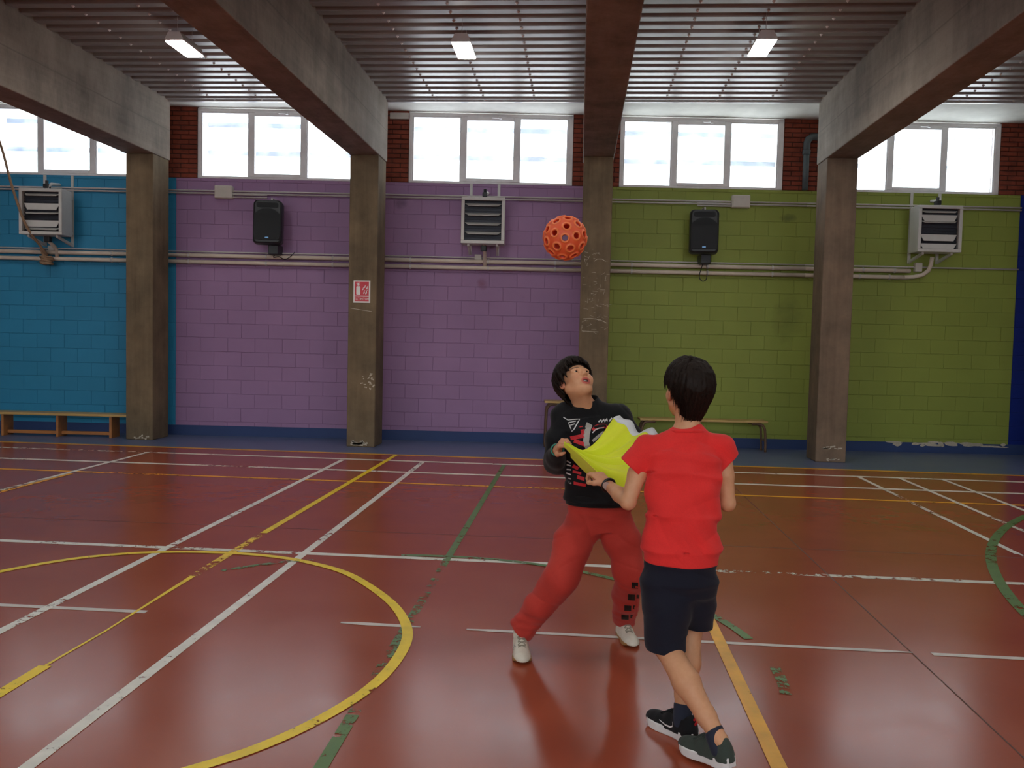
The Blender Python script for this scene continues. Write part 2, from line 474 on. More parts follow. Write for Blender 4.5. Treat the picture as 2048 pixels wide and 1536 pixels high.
block_wall('wall_far_purple', -5.885, 0.2, 'purple_wall', 'purple painted block wall behind the middle columns')
block_wall('wall_far_green', 0.2, 6.27, 'green_wall', 'lime green painted block wall at the right of the hall')
block_wall('wall_far_navy', 6.27, 10.3, 'navy_wall', 'dark blue painted wall strip at the right edge')
bb = MB().box(-9.6, 10.3, -0.02, 0.0, 0.0, 0.146).build('baseboard_far', M['baseboard'], None, loc=WO, rz=TH)
tag(bb, 'dark blue painted band along the foot of the far wall', 'baseboard', kind='structure')
# chipped plaster along the foot of the green wall
chip = MB()
for i in range(26):
    s = 4.6 + 1.75 * random.random(); z = 0.1 + 0.055 * random.random(); w = 0.03 + 0.12 * random.random(); h = 0.006 + 0.018 * random.random()
    pl = [(s + w * math.cos(a) * (0.7 + 0.5 * random.random()), z + h * math.sin(a) * (0.7 + 0.6 * random.random())) for a in [2 * PI * k / 8 for k in range(8)]]
    chip.prism(pl, -0.0225, -0.019)
chip.build('chipped_plaster', M['scratch'], bb)

# windows and brick piers above the blocks
WINS = [(-8.63, -6.30), (-5.575, -3.24), (-2.52, -0.16), (0.515, 2.855), (3.605, 5.945)]
WZ0, WZ1 = WT, 4.735
def bar(m, x0, x1, z0, z1, y0=0.0, y1=0.06): m.bbox(x0, x1, y0, y1, z0, z1, 0.006)
def make_window(n, s0, s1, rz, org, where):
    w = s1 - s0
    t = empty('window_%d' % n, org, rz)
    tag(t, where, 'window', kind='structure')
    m = MB()
    fz = 0.05
    bar(m, 0, fz, WZ0, WZ1); bar(m, w - 0.075, w, WZ0, WZ1)
    bar(m, 0, w, WZ0, WZ0 + 0.035); bar(m, 0, w, WZ1 - 0.05, WZ1)
    m.build('window_frame', M['frame_white'], t)
    xs = [fz, w * 0.335, w * 0.655, w - 0.075]
    for x in xs[1:3]:
        k = MB(); bar(k, x - 0.042, x + 0.042, WZ0 + 0.035, WZ1 - 0.05, -0.005, 0.06); k.build('mullion', M['frame_white'], t)
    gl = [(xs[0], xs[1] - 0.042, WZ0 + 0.035, WZ1 - 0.05), (xs[1] + 0.042, xs[2] - 0.042, WZ0 + 0.075, WZ1 - 0.1), (xs[2] + 0.042, xs[3], WZ0 + 0.035, WZ1 - 0.05)]
    for i, (a, b, z0, z1) in enumerate(gl):
        if i == 1:
            k = MB(); bar(k, a, b, WZ0 + 0.03, z0 + 0.002, -0.012, 0.05); bar(k, a, b, z1 - 0.002, WZ1 - 0.045, -0.012, 0.05)
            sh = k.build('sash', M['frame_white'], t)
            kk = MB().bbox((a + b) / 2 + 0.02, (a + b) / 2 + 0.15, -0.05, -0.01, z1 + 0.03, z1 + 0.045, 0.003)
            kk.bbox((a + b) / 2 + 0.12, (a + b) / 2 + 0.16, -0.05, -0.005, z1 + 0.02, z1 + 0.06, 0.004)
            kk.build('latch', M['frame_white'], sh)
        else:
            k = MB(); e = 0.018
            bar(k, a, a + e, z0, z1, 0.005, 0.045); bar(k, b - e, b, z0, z1, 0.005, 0.045); bar(k, a, b, z1 - e, z1, 0.005, 0.045)
            k.build('glazing_bead', M['frame_white'], t)
        MB().box(a, b, 0.025, 0.031, z0, z1).build('pane', M['glass'], t)
    for zb, hb in ((4.215, 0.07), (4.63, 0.07)):
        MB().box(-0.05, w + 0.05, 0.55, 0.58, zb - hb/2, zb + hb/2).build('outside_bar', M['ext_bar'], t)
    return t
desc = ['three-pane white window above the blue wall, cut by the leftmost beam', 'three-pane white window above the black speaker on purple wall',
        'fully visible three-pane white window above the grille heater on purple wall', 'three-pane white window above the black speaker on green wall',
        'three-pane white window at the far right above green wall']
for i, (a, b) in enumerate(WINS):
    make_window(i + 1, a, b, TH, W(a, 0, 0), desc[i])

def brick_mesh(w):
    g, h, d, b = 0.01, 0.068, 0.012, 0.004
    x0, x1, z0, z1 = g/2, w - g/2, g/2, h - g/2
    v = [(x0, 0, z0), (x1, 0, z0), (x1, 0, z1), (x0, 0, z1), (x0+b, -d, z0+b), (x1-b, -d, z0+b), (x1-b, -d, z1-b), (x0+b, -d, z1-b)]
    me = MB().add(v, [(4, 5, 6, 7), (0, 1, 5, 4), (1, 2, 6, 5), (2, 3, 7, 6), (3, 0, 4, 7)]).mesh('brick')
    me.materials.append(M['brick']); return me
piers = [(-9.6, WINS[0][0])] + [(WINS[i][1], WINS[i+1][0]) for i in range(4)] + [(WINS[4][1], 7.3)]
pl_desc = ['brick pier left of the leftmost window', 'brick pier between blue and purple bays behind the column', 'brick pier behind the column bearing the fire sign',
           'brick pier behind the scratched column', 'brick pier carrying the grey drain pipe', 'dark brick wall at the right edge above navy paint']
bcache = {}
for i, (a, b) in enumerate(piers):
    wl = MB().box(a, b, 0.006, 0.25, WT, 4.77).build('wall_far_brick', M['mortar'], None, loc=WO, rz=TH)
    tag(wl, pl_desc[i], 'wall', kind='structure')
    r = 0; z = WT
    while z < 4.73:
        x = a - (0.12 if r % 2 else 0.0)
        while x < b - 0.02:
            p, q = max(a, x), min(b, x + 0.24); x += 0.24
            if q - p < 0.03: continue
            key = round(q - p, 3)
            if key not in bcache: bcache[key] = brick_mesh(q - p)
            o = bpy.data.objects.new('brick', bcache[key]); o.parent = wl
            o.location = (p, 0.006 - random.random() * 0.004, z); col.objects.link(o)
        z += 0.068; r += 1
    if i == 2:
        MB().bbox(-2.80, -2.53, -0.03, 0.01, 4.63, 4.72, 0.008).build('lintel_pad', M['soffit'], wl)
MB_r = MB().box(7.3, 10.3, 0.006, 0.25, WT, 4.77).build('wall_far_upper', M['mortar'], None, loc=WO, rz=TH)
tag(MB_r, 'dark upper wall beyond the right edge', 'wall', kind='structure')

# ------------------------------------------------------------------ side and near walls (outside the view)
def near_windows():
    ws = []
    x = XL + 1.0
    while x + 2.4 < XR: ws.append((x, x + 2.4)); x += 3.12
    return ws
NW = near_windows()
m = MB().box(XL, XR, YN - 0.25, YN, 0, 2.6); m.box(XL, XR, YN - 0.25, YN, 4.74, 5.0)
ed = [XL] + [v for p in NW for v in p] + [XR]
for i in range(0, len(ed), 2): m.box(ed[i], ed[i+1], YN - 0.25, YN, 2.6, 4.74)
tag(m.build('wall_near', M['plaster']), 'pale wall with high windows behind the viewer', 'wall', kind='structure')
tag(MB().box(XL - 0.25, XL, YN, 12.2, 0, 5.0).build('wall_left', M['plaster']), 'pale end wall of the hall beyond the left edge', 'wall', kind='structure')
tag(MB().box(XR, XR + 0.25, YN, 13.6, 0, 5.0).build('wall_right', M['plaster']), 'pale end wall of the hall beyond the right edge', 'wall', kind='structure')
tag(MB().box(XL, -9.6, 0.0, 0.25, 0, 5.0).build('wall_far_end', M['blue_wall'], None, loc=WO, rz=TH), 'blue wall continuing beyond the left edge', 'wall', kind='structure')

# ------------------------------------------------------------------ columns, beams, ceiling deck
CX0, CS, CW, YC0, YC1, BZ, DZ = -6.239, 3.1188, 0.3873, 11.51, 11.97, 3.927, 4.756
cdesc = {-1: 'concrete column beyond the left edge of the blue wall', 0: 'concrete column between the blue and purple walls', 1: 'concrete column bearing the red fire extinguisher sign',
         2: 'scratched concrete column between the purple and green walls', 3: 'warm brown concrete column in front of the green wall', 4: 'concrete column beyond the right edge by the navy wall'}
cols = {}
for i in range(-1, 5):
    x = CX0 + i * CS
    t = empty('concrete_column', (x + CW/2, (YC0 + YC1)/2, 0))
    tag(t, cdesc[i], 'column', 'concrete columns along the far wall', 'structure')
    m = MB().bbox(-CW/2, CW/2, -(YC1-YC0)/2, (YC1-YC0)/2, 0, BZ, 0.012)
    m.build('shaft', M['conc_pink' if i >= 3 else 'conc'], t)
    cols[i] = t
    bmn = MB().bbox(-CW/2 - 0.012, CW/2 + 0.012, YN, YC1 + 0.01, BZ, DZ + 0.06, 0.012).build('concrete_beam', M['beam'], None, loc=(x + CW/2, 0, 0))
    tag(bmn, 'deep grey concrete roof beam resting on the ' + cdesc[i].replace('concrete column', 'column'), 'beam', 'concrete roof beams', 'structure')

ceil = MB().box(XL, XR, YN - 0.25, 13.6, 4.93, 5.1).build('ceiling', M['plaster'])
tag(ceil, 'corrugated metal deck ceiling between concrete beams', 'ceiling', kind='structure')
PITCH_R = 0.225
def deck(x0, x1, fx):
    prof = []
    y = 11.94
    # trapezoid profile seen from the side, walking toward the near wall
    while y > YN:
        prof += [(y, DZ), (y - 0.105, DZ), (y - 0.120, DZ + 0.05), (y - 0.205, DZ + 0.05)]
        y -= PITCH_R
    vs = []; fs = []
    for (yy, zz) in prof: vs += [(x0, yy, zz), (x1, yy, zz)]
    for k in range(len(prof) - 1): fs.append((2*k, 2*k+1, 2*k+3, 2*k+2))
    o = MB().add(vs, fs).build('deck_sheet', M['deck'], ceil)
    h = MB(); y = 11.94 - 0.05
    while y > 4.0:
        for x in fx:
            ring = [(x + 0.019*math.cos(2*PI*a/6), y + 0.019*math.sin(2*PI*a/6), DZ) for a in range(6)]
            h.add(ring + [(x, y, DZ - 0.02)], [(a, (a+1) % 6, 6) for a in range(6)])
        y -= PITCH_R
    f = h.build('fasteners', M['lamp_body'], o); tag(f, kind='stuff')
ends = [XL] + [CX0 + i*CS + d for i in range(-1, 5) for d in (-0.012, CW + 0.012)] + [XR]
for i in range(0, len(ends), 2):
    a, b = ends[i], ends[i+1]
    mid = (a + b) / 2
    deck(a, b, [mid - 0.68, mid, mid + 0.68])
MB().prism([(XL, 11.94), (XR, 11.94), (XR, WO.y + 0.066*XR + 0.2), (XL, WO.y + 0.066*XL + 0.2)], DZ - 0.008, DZ + 0.16, 'z').build('edge_soffit', M['soffit'], ceil)
MB().box(XL, XR, 11.915, 11.945, DZ - 0.022, DZ + 0.03).build('edge_angle', M['steel'], ceil)

# ------------------------------------------------------------------ ceiling lamps
def lamp(x, y, label):
    t = empty('ceiling_lamp', (x, y, 4.49))
    tag(t, label, 'lamp', 'ceiling lamps')
    L, w0, w1, h = 0.25, 0.062, 0.098, 0.1
    MB().prism([(-w1, 0.012), (w1, 0.012), (w1, 0.03), (w0, h), (-w0, h), (-w1, 0.03)], -L, L).build('housing', M['lamp_body'], t)
    MB().bbox(-w1 + 0.006, w1 - 0.006, -L + 0.006, L - 0.006, -0.004, 0.012, 0.004).build('diffuser', M['lamp_glow'], t)
    for s in (-0.17, 0.17):
        MB().tube([(0, s, h), (0, s, DZ + 0.05 - 4.49)], 0.0025, 6).build('hanger', M['steel'], t)
lamp(-4.24, 9.02, 'lit ceiling lamp above the purple wall speaker, leftmost of three')
lamp(-1.275, 9.10, 'lit ceiling lamp above the centre window, middle of three')
lamp(1.76, 9.05, 'lit ceiling lamp above the green wall speaker, rightmost of three')
# unseen copies of these lamps, added over the near half for their light
for yy, place in ((4.1, 'above the two children'), (-1.2, 'behind the viewer')):
    for xx, side in ((-7.3, 'far left'), (-4.24, 'left'), (-1.275, 'centre left'), (1.76, 'centre right'), (4.9, 'right')):
        lamp(xx, yy, 'added ceiling lamp out of frame %s, %s bay' % (place, side))
lamp(4.9, 9.05, 'added ceiling lamp hidden behind the right beam above green wall'); lamp(-7.3, 9.0, 'added ceiling lamp unseen beyond the left beam above blue wall')  # two further unseen lamps, added to brighten the outer bays
# ------------------------------------------------------------------ pipes along the far wall (local frame: x = along wall, y = -distance from wall)
BAYS = [(-9.5, -6.3), (-6.3, -3.1), (-3.1, 0.1), (0.1, 3.2), (3.2, 6.26)]
def run(name, label, z, off, r, mat, cat, ext=None, clips=True, bays=None):
    t = empty(name, WO, TH)
    tag(t, label, cat, 'pipe runs on the far wall')
    for i, (a, b) in enumerate(bays or BAYS):
        m = MB().tube([(a, -off, z), (b, -off, z)], r, 10)
        s = m.build('pipe_section', M[mat], t, smooth=True)
        if clips:
            for f in (0.2, 0.55, 0.85):
                x = a + (b - a) * f
                c = MB().tube([(x - 0.012, -off, z), (x + 0.012, -off, z)], r * 1.22, 10)
                c.box(x - 0.008, x + 0.008, -off, 0.0, z - r * 0.5, z + r * 0.5)
                c.build('pipe_clip', M['pipe_grey'], s)
    return t
B5 = BAYS[:4] + [(3.2, 4.70)]
run('heating_pipe', 'upper of the two thick cream heating pipes on far wall', 2.615, 0.09, 0.029, 'pipe_cream', 'pipe', bays=B5)
lowp = run('heating_pipe', 'lower of the two thick cream heating pipes on far wall', 2.522, 0.09, 0.029, 'pipe_cream', 'pipe', bays=BAYS[:4] + [(3.2, 4.62)])
# the lower pipe curls up into the right heater
MB().tube([(4.62, -0.09, 2.522), (4.75, -0.10, 2.53), (4.86, -0.14, 2.56), (4.92, -0.18, 2.62), (4.93, -0.22, 2.70), (4.93, -0.25, 2.80)], 0.029, 10).build('pipe_bend', M['pipe_cream'], lowp, smooth=True)
run('conduit', 'thin conduit just above the cream heating pipes', 2.672, 0.05, 0.011, 'pipe_grey', 'conduit', clips=False)
run('conduit', 'upper thin grey conduit below the windows', 3.548, 0.05, 0.012, 'pipe_grey', 'conduit', clips=False)
run('conduit', 'lower thin grey conduit below the windows', 3.512, 0.05, 0.012, 'pipe_grey', 'conduit', clips=False)

# ------------------------------------------------------------------ unit heaters
def heater(s, zb, label, angles, drop=True):
    t = empty('wall_heater', W(s, 0, zb), TH)
    tag(t, label, 'heater', 'unit heaters on the far wall')
    w, h, yf, yb = 0.605, 0.64, -0.50, -0.22
    b = MB()
    b.bbox(-w/2, w/2, yf + 0.02, yb, 0, 0.035, 0.008); b.bbox(-w/2, w/2, yf + 0.02, yb, h - 0.035, h, 0.008)
    b.bbox(-w/2, -w/2 + 0.03, yf + 0.02, yb, 0.02, h - 0.02, 0.008); b.bbox(w/2 - 0.03, w/2, yf + 0.02, yb, 0.02, h - 0.02, 0.008)
    b.box(-w/2 + 0.02, w/2 - 0.02, yb - 0.02, yb, 0.02, h - 0.02)
    body = b.build('casing', M['heater_body'], t)
    fr = MB()
    e = 0.045
    fr.bbox(-w/2, w/2, yf, yf + 0.03, 0, e, 0.006); fr.bbox(-w/2, w/2, yf, yf + 0.03, h - e, h, 0.006)
    fr.bbox(-w/2, -w/2 + e, yf, yf + 0.03, e, h - e, 0.006); fr.bbox(w/2 - e, w/2, yf, yf + 0.03, e, h - e, 0.006)
    fr.build('front_frame', M['heater_body'], t)
    core = MB().box(-w/2 + 0.03, w/2 - 0.03, yf + 0.10, yf + 0.14, 0.03, h - 0.03)
    co = core.build('fin_core', M['heater_dark'], t)
    for k in range(14):
        z = 0.06 + k * (h - 0.12) / 13
        MB().box(-w/2 + 0.03, w/2 - 0.03, yf + 0.085, yf + 0.10, z, z + 0.008).build('fin', M['heater_dark'], co)
    n = len(angles)
    for k, (zc_, an, wd) in enumerate(angles):
        R = Matrix.Translation((0, yf + 0.045, e + zc_ * (h - 2*e))) @ Matrix.Rotation(math.radians(an), 4, 'X')
        lw = w/2 - e - 0.004
        sl = MB()
        sl.prism([(-lw, wd/2), (-lw + 0.05, -wd/2), (lw - 0.05, -wd/2), (lw, wd/2)], -0.004, 0.004, 'y', M=R)
        sl.build('louver', M['heater_body'], t)
    # bracket to the wall
    for sx in (-0.2, 0.2):
        k = MB()
        k.box(sx - 0.02, sx + 0.02, -0.02, 0.0, -0.12, WT - zb - 0.005)
        k.box(sx - 0.015, sx + 0.015, yb, -0.01, h - 0.09, h - 0.05); k.box(sx - 0.015, sx + 0.015, yb, -0.01, 0.05, 0.09)
        k.add([Vector(p) for p in ((sx-0.015, -0.01, -0.12), (sx+0.015, -0.01, -0.12), (sx+0.015, -0.01, -0.08), (sx-0.015, -0.01, -0.08),
                                   (sx-0.015, yf+0.06, -0.03), (sx+0.015, yf+0.06, -0.03), (sx+0.015, yf+0.06, 0.0), (sx-0.015, yf+0.06, 0.0))],
              [(0,1,2,3), (4,7,6,5), (0,4,5,1), (1,5,6,2), (2,6,7,3), (3,7,4,0)])
        k.build('bracket', M['heater_body'], t)
    v = MB().tube([(0.03, -0.36, h), (0.03, -0.36, h + 0.05), (0.05, -0.30, h + 0.09), (0.05, -0.08, h + 0.12)], 0.022, 8)
    v.build('feed_pipe', M['pipe_grey'], t, smooth=True)
    vb = MB().bbox(-0.02, 0.05, -0.40, -0.30, h + 0.02, h + 0.085, 0.012); vb.tube([(0.015, -0.35, h + 0.08), (0.015, -0.35, h + 0.13)], 0.022, 8)
    vb.build('valve', M['black_plastic'], t)
    if drop:
        d = MB().tube([(0.02, -0.33, 0.0), (0.02, -0.33, -0.07), (0.02, -0.2, -0.12), (0.02, -0.12, -0.16), (0.02, -0.10, 2.55 - zb)], 0.026, 8)
        d.build('return_pipe', M['pipe_cream'], t, smooth=True)
        d = MB().bbox(-0.03, 0.05, -0.36, -0.28, -0.09, -0.01, 0.01); d.build('valve', M['black_plastic'], t)
    MB().bbox(-0.13, -0.03, -0.08, -0.004, -0.24, -0.11, 0.008).build('switch_box', M['box_cream'], t)
heater(-1.41, 2.828, 'grille heater with evenly open louvers on the purple wall', [(0.90, -62, 0.08), (0.66, -62, 0.08), (0.42, -62, 0.08), (0.19, -62, 0.08)])
heater(-7.59, 2.822, 'grille heater on the blue wall with the rope crossing it', [(0.93, -62, 0.07), (0.63, -8, 0.09), (0.47, -70, 0.08), (0.20, -5, 0.09), (0.07, -62, 0.06)])
heater(4.908, 2.848, 'grille heater on the green wall at the far right', [(0.93, -62, 0.06), (0.77, -8, 0.09), (0.68, -65, 0.07), (0.28, -10, 0.09), (0.06, -8, 0.08)], drop=False)

# ------------------------------------------------------------------ loudspeakers
def speaker(s, zb, turn, tilt, label, loop):
    t = empty('loudspeaker', W(s, 0, zb), TH)
    tag(t, label, 'loudspeaker', 'loudspeakers on the far wall')
    w, h, d = 0.40, 0.63, 0.30
    R = Matrix.Translation((0, -0.30, h/2)) @ Matrix.Rotation(math.radians(turn), 4, 'Z') @ Matrix.Rotation(math.radians(tilt), 4, 'X')
    # cabinet: stacked rounded sections, narrower toward the wall
    secs = [(-0.16, 0.86, 0.94), (-0.15, 0.95, 0.985), (-0.12, 1.0, 1.0), (0.0, 1.0, 1.0), (0.08, 0.84, 0.95), (0.14, 0.6, 0.85)]
    out = [(x + 0.0 * z, z + (0.018 * (1 - (2*x/w)**2) if z > 0 else 0)) for x, z in rrect(w, h - 0.03, 0.05, 6)]
    m = MB(); n = len(out); vs = []
    for (y, kx, kz) in secs:
        for (x, z) in out: vs.append(R @ Vector((x * kx, y, z * kz)))
    fs = [tuple(range(n))[::-1], tuple(range((len(secs)-1)*n, len(secs)*n))]
    for i in range(len(secs) - 1):
        for k in range(n): fs.append((i*n + k, i*n + (k+1) % n, (i+1)*n + (k+1) % n, (i+1)*n + k))
    m.add(vs, fs); cab = m.build('cabinet', M['black_plastic'], t, smooth=False)
    g = MB()
    gp = [(-0.165, -0.25), (0.165, -0.25), (0.175, -0.2), (0.175, 0.10)] + arc_pts((0, -0.02), 0.21, math.radians(33), math.radians(147), 12) + [(-0.175, 0.10), (-0.175, -0.2)]
    g.prism(gp, -0.178, -0.158, 'y', M=R); g.build('grille', M['grille'], t)
    hn = MB(); hn.prism([(x, z + 0.235) for x, z in rrect(0.30, 0.07, 0.03, 5)], -0.168, -0.158, 'y', M=R); hn.build('horn', M['grille'], t)
    MB().prism(rrect(0.05, 0.018, 0.006, 3), -0.183, -0.176, 'y', M=R @ Matrix.Translation((0, 0, -0.225))).build('badge', M['badge'], t)
    MB().tube([(0.02, -0.25, h), (0.02, -0.25, h + 0.05), (0.02, -0.02, h + 0.05)], 0.014, 8).build('top_bracket', M['pipe_grey'], t)
    k = MB().bbox(-0.02, 0.12, -0.28, -0.02, -0.11, 0.03, 0.01); k.build('mount', M['black_plastic'], t)
    if loop:
        c = [(0.03, -0.2, -0.10), (0.00, -0.15, -0.22), (0.0, -0.13, -0.30), (0.05, -0.13, -0.345), (0.10, -0.13, -0.30), (0.10, -0.13, -0.16), (0.09, -0.13, -0.09)]
    else:
        c = [(0.05, -0.2, -0.11), (0.02, -0.14, -0.14), (0.10, -0.14, -0.13), (0.18, -0.14, -0.165), (0.26, -0.13, -0.12), (0.30, -0.06, -0.05)]
    MB().tube(smooth_path(c), 0.006, 6).build('cable', M['black_plastic'], t)
def smooth_path(p, n=6):
    p = [Vector(q) for q in p]; out = []
    for i in range(len(p) - 1):
        a, b, c, d = p[max(i-1, 0)], p[i], p[i+1], p[min(i+2, len(p)-1)]
        for k in range(n):
            t = k / n
            out.append(0.5 * ((2*b) + (c - a) * t + (2*a - 5*b + 4*c - d) * t*t + (3*b - a - 3*c + d) * t**3))
    out.append(p[-1]); return out
speaker(-4.44, 2.745, 6, -4, 'black loudspeaker mounted on the purple wall', False)
speaker(1.69, 2.745, -8, -4, 'black loudspeaker with looped cable on the green wall', True)

# junction boxes with short conduits
def jbox(s, z, dirn, label):
    t = empty('junction_box', W(s, 0, z), TH)
    tag(t, label, 'junction box', 'junction boxes on the far wall')
    MB().bbox(-0.128, 0.128, -0.10, -0.001, -0.09, 0.09, 0.012).build('box_body', M['box_cream'], t)
    MB().bbox(-0.118, 0.118, -0.108, -0.099, -0.08, 0.08, 0.006).build('lid', M['box_cream'], t)
    for dz in (-0.03, -0.065):
        MB().tube([(0.12 * dirn, -0.05, dz), (0.62 * dirn, -0.05, dz)], 0.011, 8).build('conduit_stub', M['pipe_grey'], t)
jbox(-5.17, 3.53, 1, 'cream junction box left of the purple wall speaker')
jbox(2.256, 3.55, -1, 'grey junction box right of the green wall speaker')

# grey drain pipe on the brick pier
t = empty('drain_pipe', W(3.165, 0, WT), TH)
tag(t, 'dark grey drain pipe with elbow on the brick pier', 'drain pipe')
MB().tube([(0, -0.06, 0.0), (0, -0.06, 0.58)], 0.043, 14).build('pipe', M['drain'], t, smooth=True)
MB().tube([(0, -0.06, 0.55), (0, -0.06, 0.66), (0.02, -0.06, 0.715), (0.07, -0.06, 0.75), (0.16, -0.06, 0.75), (0.3, -0.06, 0.75)], 0.05, 14).build('elbow', M['drain'], t, smooth=True)
MB().tube([(0, -0.06, 0.50), (0, -0.06, 0.56)], 0.056, 14).build('collar', M['drain'], t, smooth=True)

# climbing rope tied back to the heating pipe
t = empty('climbing_rope', W(-7.68, 0.14, 2.5), 0)
tag(t, 'hanging climbing rope tied back to the pipes by the blue wall heater', 'rope')
o0 = W(-7.68, 0.14, 2.5)
pth = [W(-8.75, 1.45, 4.74), W(-8.30, 0.95, 4.62) , W(-8.15, 0.75, 4.40), W(-8.03, 0.66, 3.98), W(-7.91, 0.62, 3.46), W(-7.76, 0.56, 2.95), W(-7.685, 0.30, 2.66), W(-7.68, 0.16, 2.56)]
pth = smooth_path([p - o0 for p in pth[2:]], 8)
pth = [W(-8.42, 0.95, 4.75) - o0, W(-8.29, 0.86, 4.60) - o0] + pth
MB().tube(pth, 0.017, 8).build('rope_length', M['rope'], t, smooth=True)
k = []
for i in range(90):
    a = i * 0.62
    k.append((0.075 * math.cos(a) + 0.02 * math.sin(3.1*a), -0.03 + 0.05 * math.sin(a), -0.01 + 0.05 * math.sin(a * 0.37)))
MB().tube(k, 0.016, 7).build('rope_knot', M['rope'], t, smooth=True)
MB().tube(smooth_path([(0.0, -0.03, 0.0), (-0.02, -0.05, 0.10), (-0.06, -0.06, 0.16), (-0.03, -0.05, 0.05)]), 0.022, 8).build('rope_tail', M['rope'], t, smooth=True)

# ------------------------------------------------------------------ fire sign on the column
t = empty('fire_sign', (-2.934, YC0, 1.953))
tag(t, 'red and white fire extinguisher sign on the concrete column', 'sign')
MB().bbox(-0.115, 0.115, -0.006, 0.0, 0, 0.30, 0.002).build('plate', M['sign_white'], t)
MB().box(-0.096, 0.096, -0.0075, -0.005, 0.095, 0.282).build('red_panel', M['sign_red'], t)
MB().box(-0.096, 0.096, -0.0075, -0.005, 0.022, 0.082).build('red_bar', M['sign_red'], t)
pic = MB()
pic.prism([(x - 0.047, z + 0.165) for x, z in rrect(0.056, 0.115, 0.014, 4)], -0.009, -0.007)
pic.prism([(x - 0.047, z + 0.243) for x, z in rrect(0.03, 0.03, 0.008, 3)], -0.009, -0.007)
pic.prism([(-0.075, 0.255), (-0.03, 0.262), (-0.025, 0.27), (-0.07, 0.268)], -0.009, -0.007)
pic.build('extinguisher_symbol', M['sign_white'], t)
flm = MB()
for dx, dz, s in ((0.022, 0.12, 1.0), (0.05, 0.115, 1.15), (0.01, 0.17, 0.8), (0.062, 0.18, 0.9), (0.035, 0.2, 0.8)):
    q = [(0, 0), (0.012, 0.004), (0.02, 0.02), (0.016, 0.032), (0.026, 0.055), (0.010, 0.042), (0.006, 0.028), (-0.002, 0.014)]
    flm.prism([(dx + x*s, dz + z*s) for x, z in q], -0.009, -0.007)
flm.build('flame_symbol', M['sign_white'], t)
fc = bpy.data.curves.new('sign_text', 'FONT'); fc.body = 'EXTINTOR'; fc.size = 0.042; fc.align_x = 'CENTER'; fc.align_y = 'CENTER'; fc.extrude = 0.0008
fo = bpy.data.objects.new('tmp_text', fc); col.objects.link(fo)
bpy.context.view_layer.update()
tm = bpy.data.meshes.new_from_object(fo.evaluated_get(bpy.context.evaluated_depsgraph_get()))
bpy.data.objects.remove(fo)
tm.materials.clear()
tx = link('sign_text', tm, M['sign_white'], t); tx.rotation_euler = (PI/2, 0, 0); tx.location = (0, -0.0085, 0.052)

# scratches and paint remnants on the columns
def marks(colm, items, name):
    m = MB()
    y = -(YC1 - YC0)/2 - 0.0012
    for pts, w in items:
        for a, b in zip(pts[:-1], pts[1:]):
            a = Vector(a); b = Vector(b); d = (b - a)
            if d.length < 1e-5: continue
            n = Vector((-d.y, d.x)).normalized() * w / 2
            m.add([(a.x+n.x, y, a.y+n.y), (a.x-n.x, y, a.y-n.y), (b.x-n.x, y, b.y-n.y), (b.x+n.x, y, b.y+n.y)], [(0, 1, 2, 3)])
    m.build(name, M['scratch'], colm)
it = []
for i in range(70):
    x = -0.17 + 0.34 * random.random(); z = 1.62 + 1.1 * random.random() ** 1.2
    a = random.choice([0.05, -0.3, 0.4, 1.4]) + random.uniform(-.2, .2); L = random.uniform(0.015, 0.07)
    it.append(([(x, z), (x + L*math.cos(a), z + L*math.sin(a))], random.uniform(0.0015, 0.004)))
it.append(([(-0.15, 1.80), (-0.05, 1.81), (0.08, 1.79), (0.17, 1.75)], 0.006))
it.append(([(-0.16, 1.64), (0.06, 1.63)], 0.006))
it.append(([(-0.02, 2.56), (0.02, 2.59), (0.08, 2.59), (0.13, 2.56)], 0.006))
marks(cols[2], it, 'scratches')
it = []
for i in range(26):
    x = random.uniform(-0.02, 0.17); z = 0.80 + 0.2 * random.random(); L = random.uniform(0.01, 0.05); a = random.uniform(-0.5, 1.6)
    if x < 0.08 and random.random() < 0.6: continue
    it.append(([(x, z), (x + L*math.cos(a), z + L*math.sin(a))], random.uniform(0.006, 0.022)))
it.append(([(-0.16, 1.88), (0.13, 1.84)], 0.006))
for i in range(14):
    it.append(([(random.uniform(-.15, .1), random.uniform(0.02, 0.1))] * 1 + [(random.uniform(-.15, .12), random.uniform(0.02, 0.09))], random.uniform(0.01, 0.03)))
marks(cols[1], it, 'paint_remnants')
it = []
for i in range(16):
    x = random.uniform(-0.13, 0.1); z = random.choice([0.02, 0.03, 0.17, 0.18]) + random.uniform(0, .02)
    it.append(([(x, z), (x + random.uniform(.02, .07), z + random.uniform(-.01, .015))], random.uniform(0.006, 0.02)))
marks(cols[3], it, 'chipped_foot')
it = []
for i in range(12):
    x = random.uniform(-0.08, 0.12); z = random.uniform(0.01, 0.07)
    it.append(([(x, z), (x + random.uniform(.02, .06), z + random.uniform(-.01, .01))], random.uniform(0.006, 0.02)))
marks(cols[0], it, 'chipped_foot')

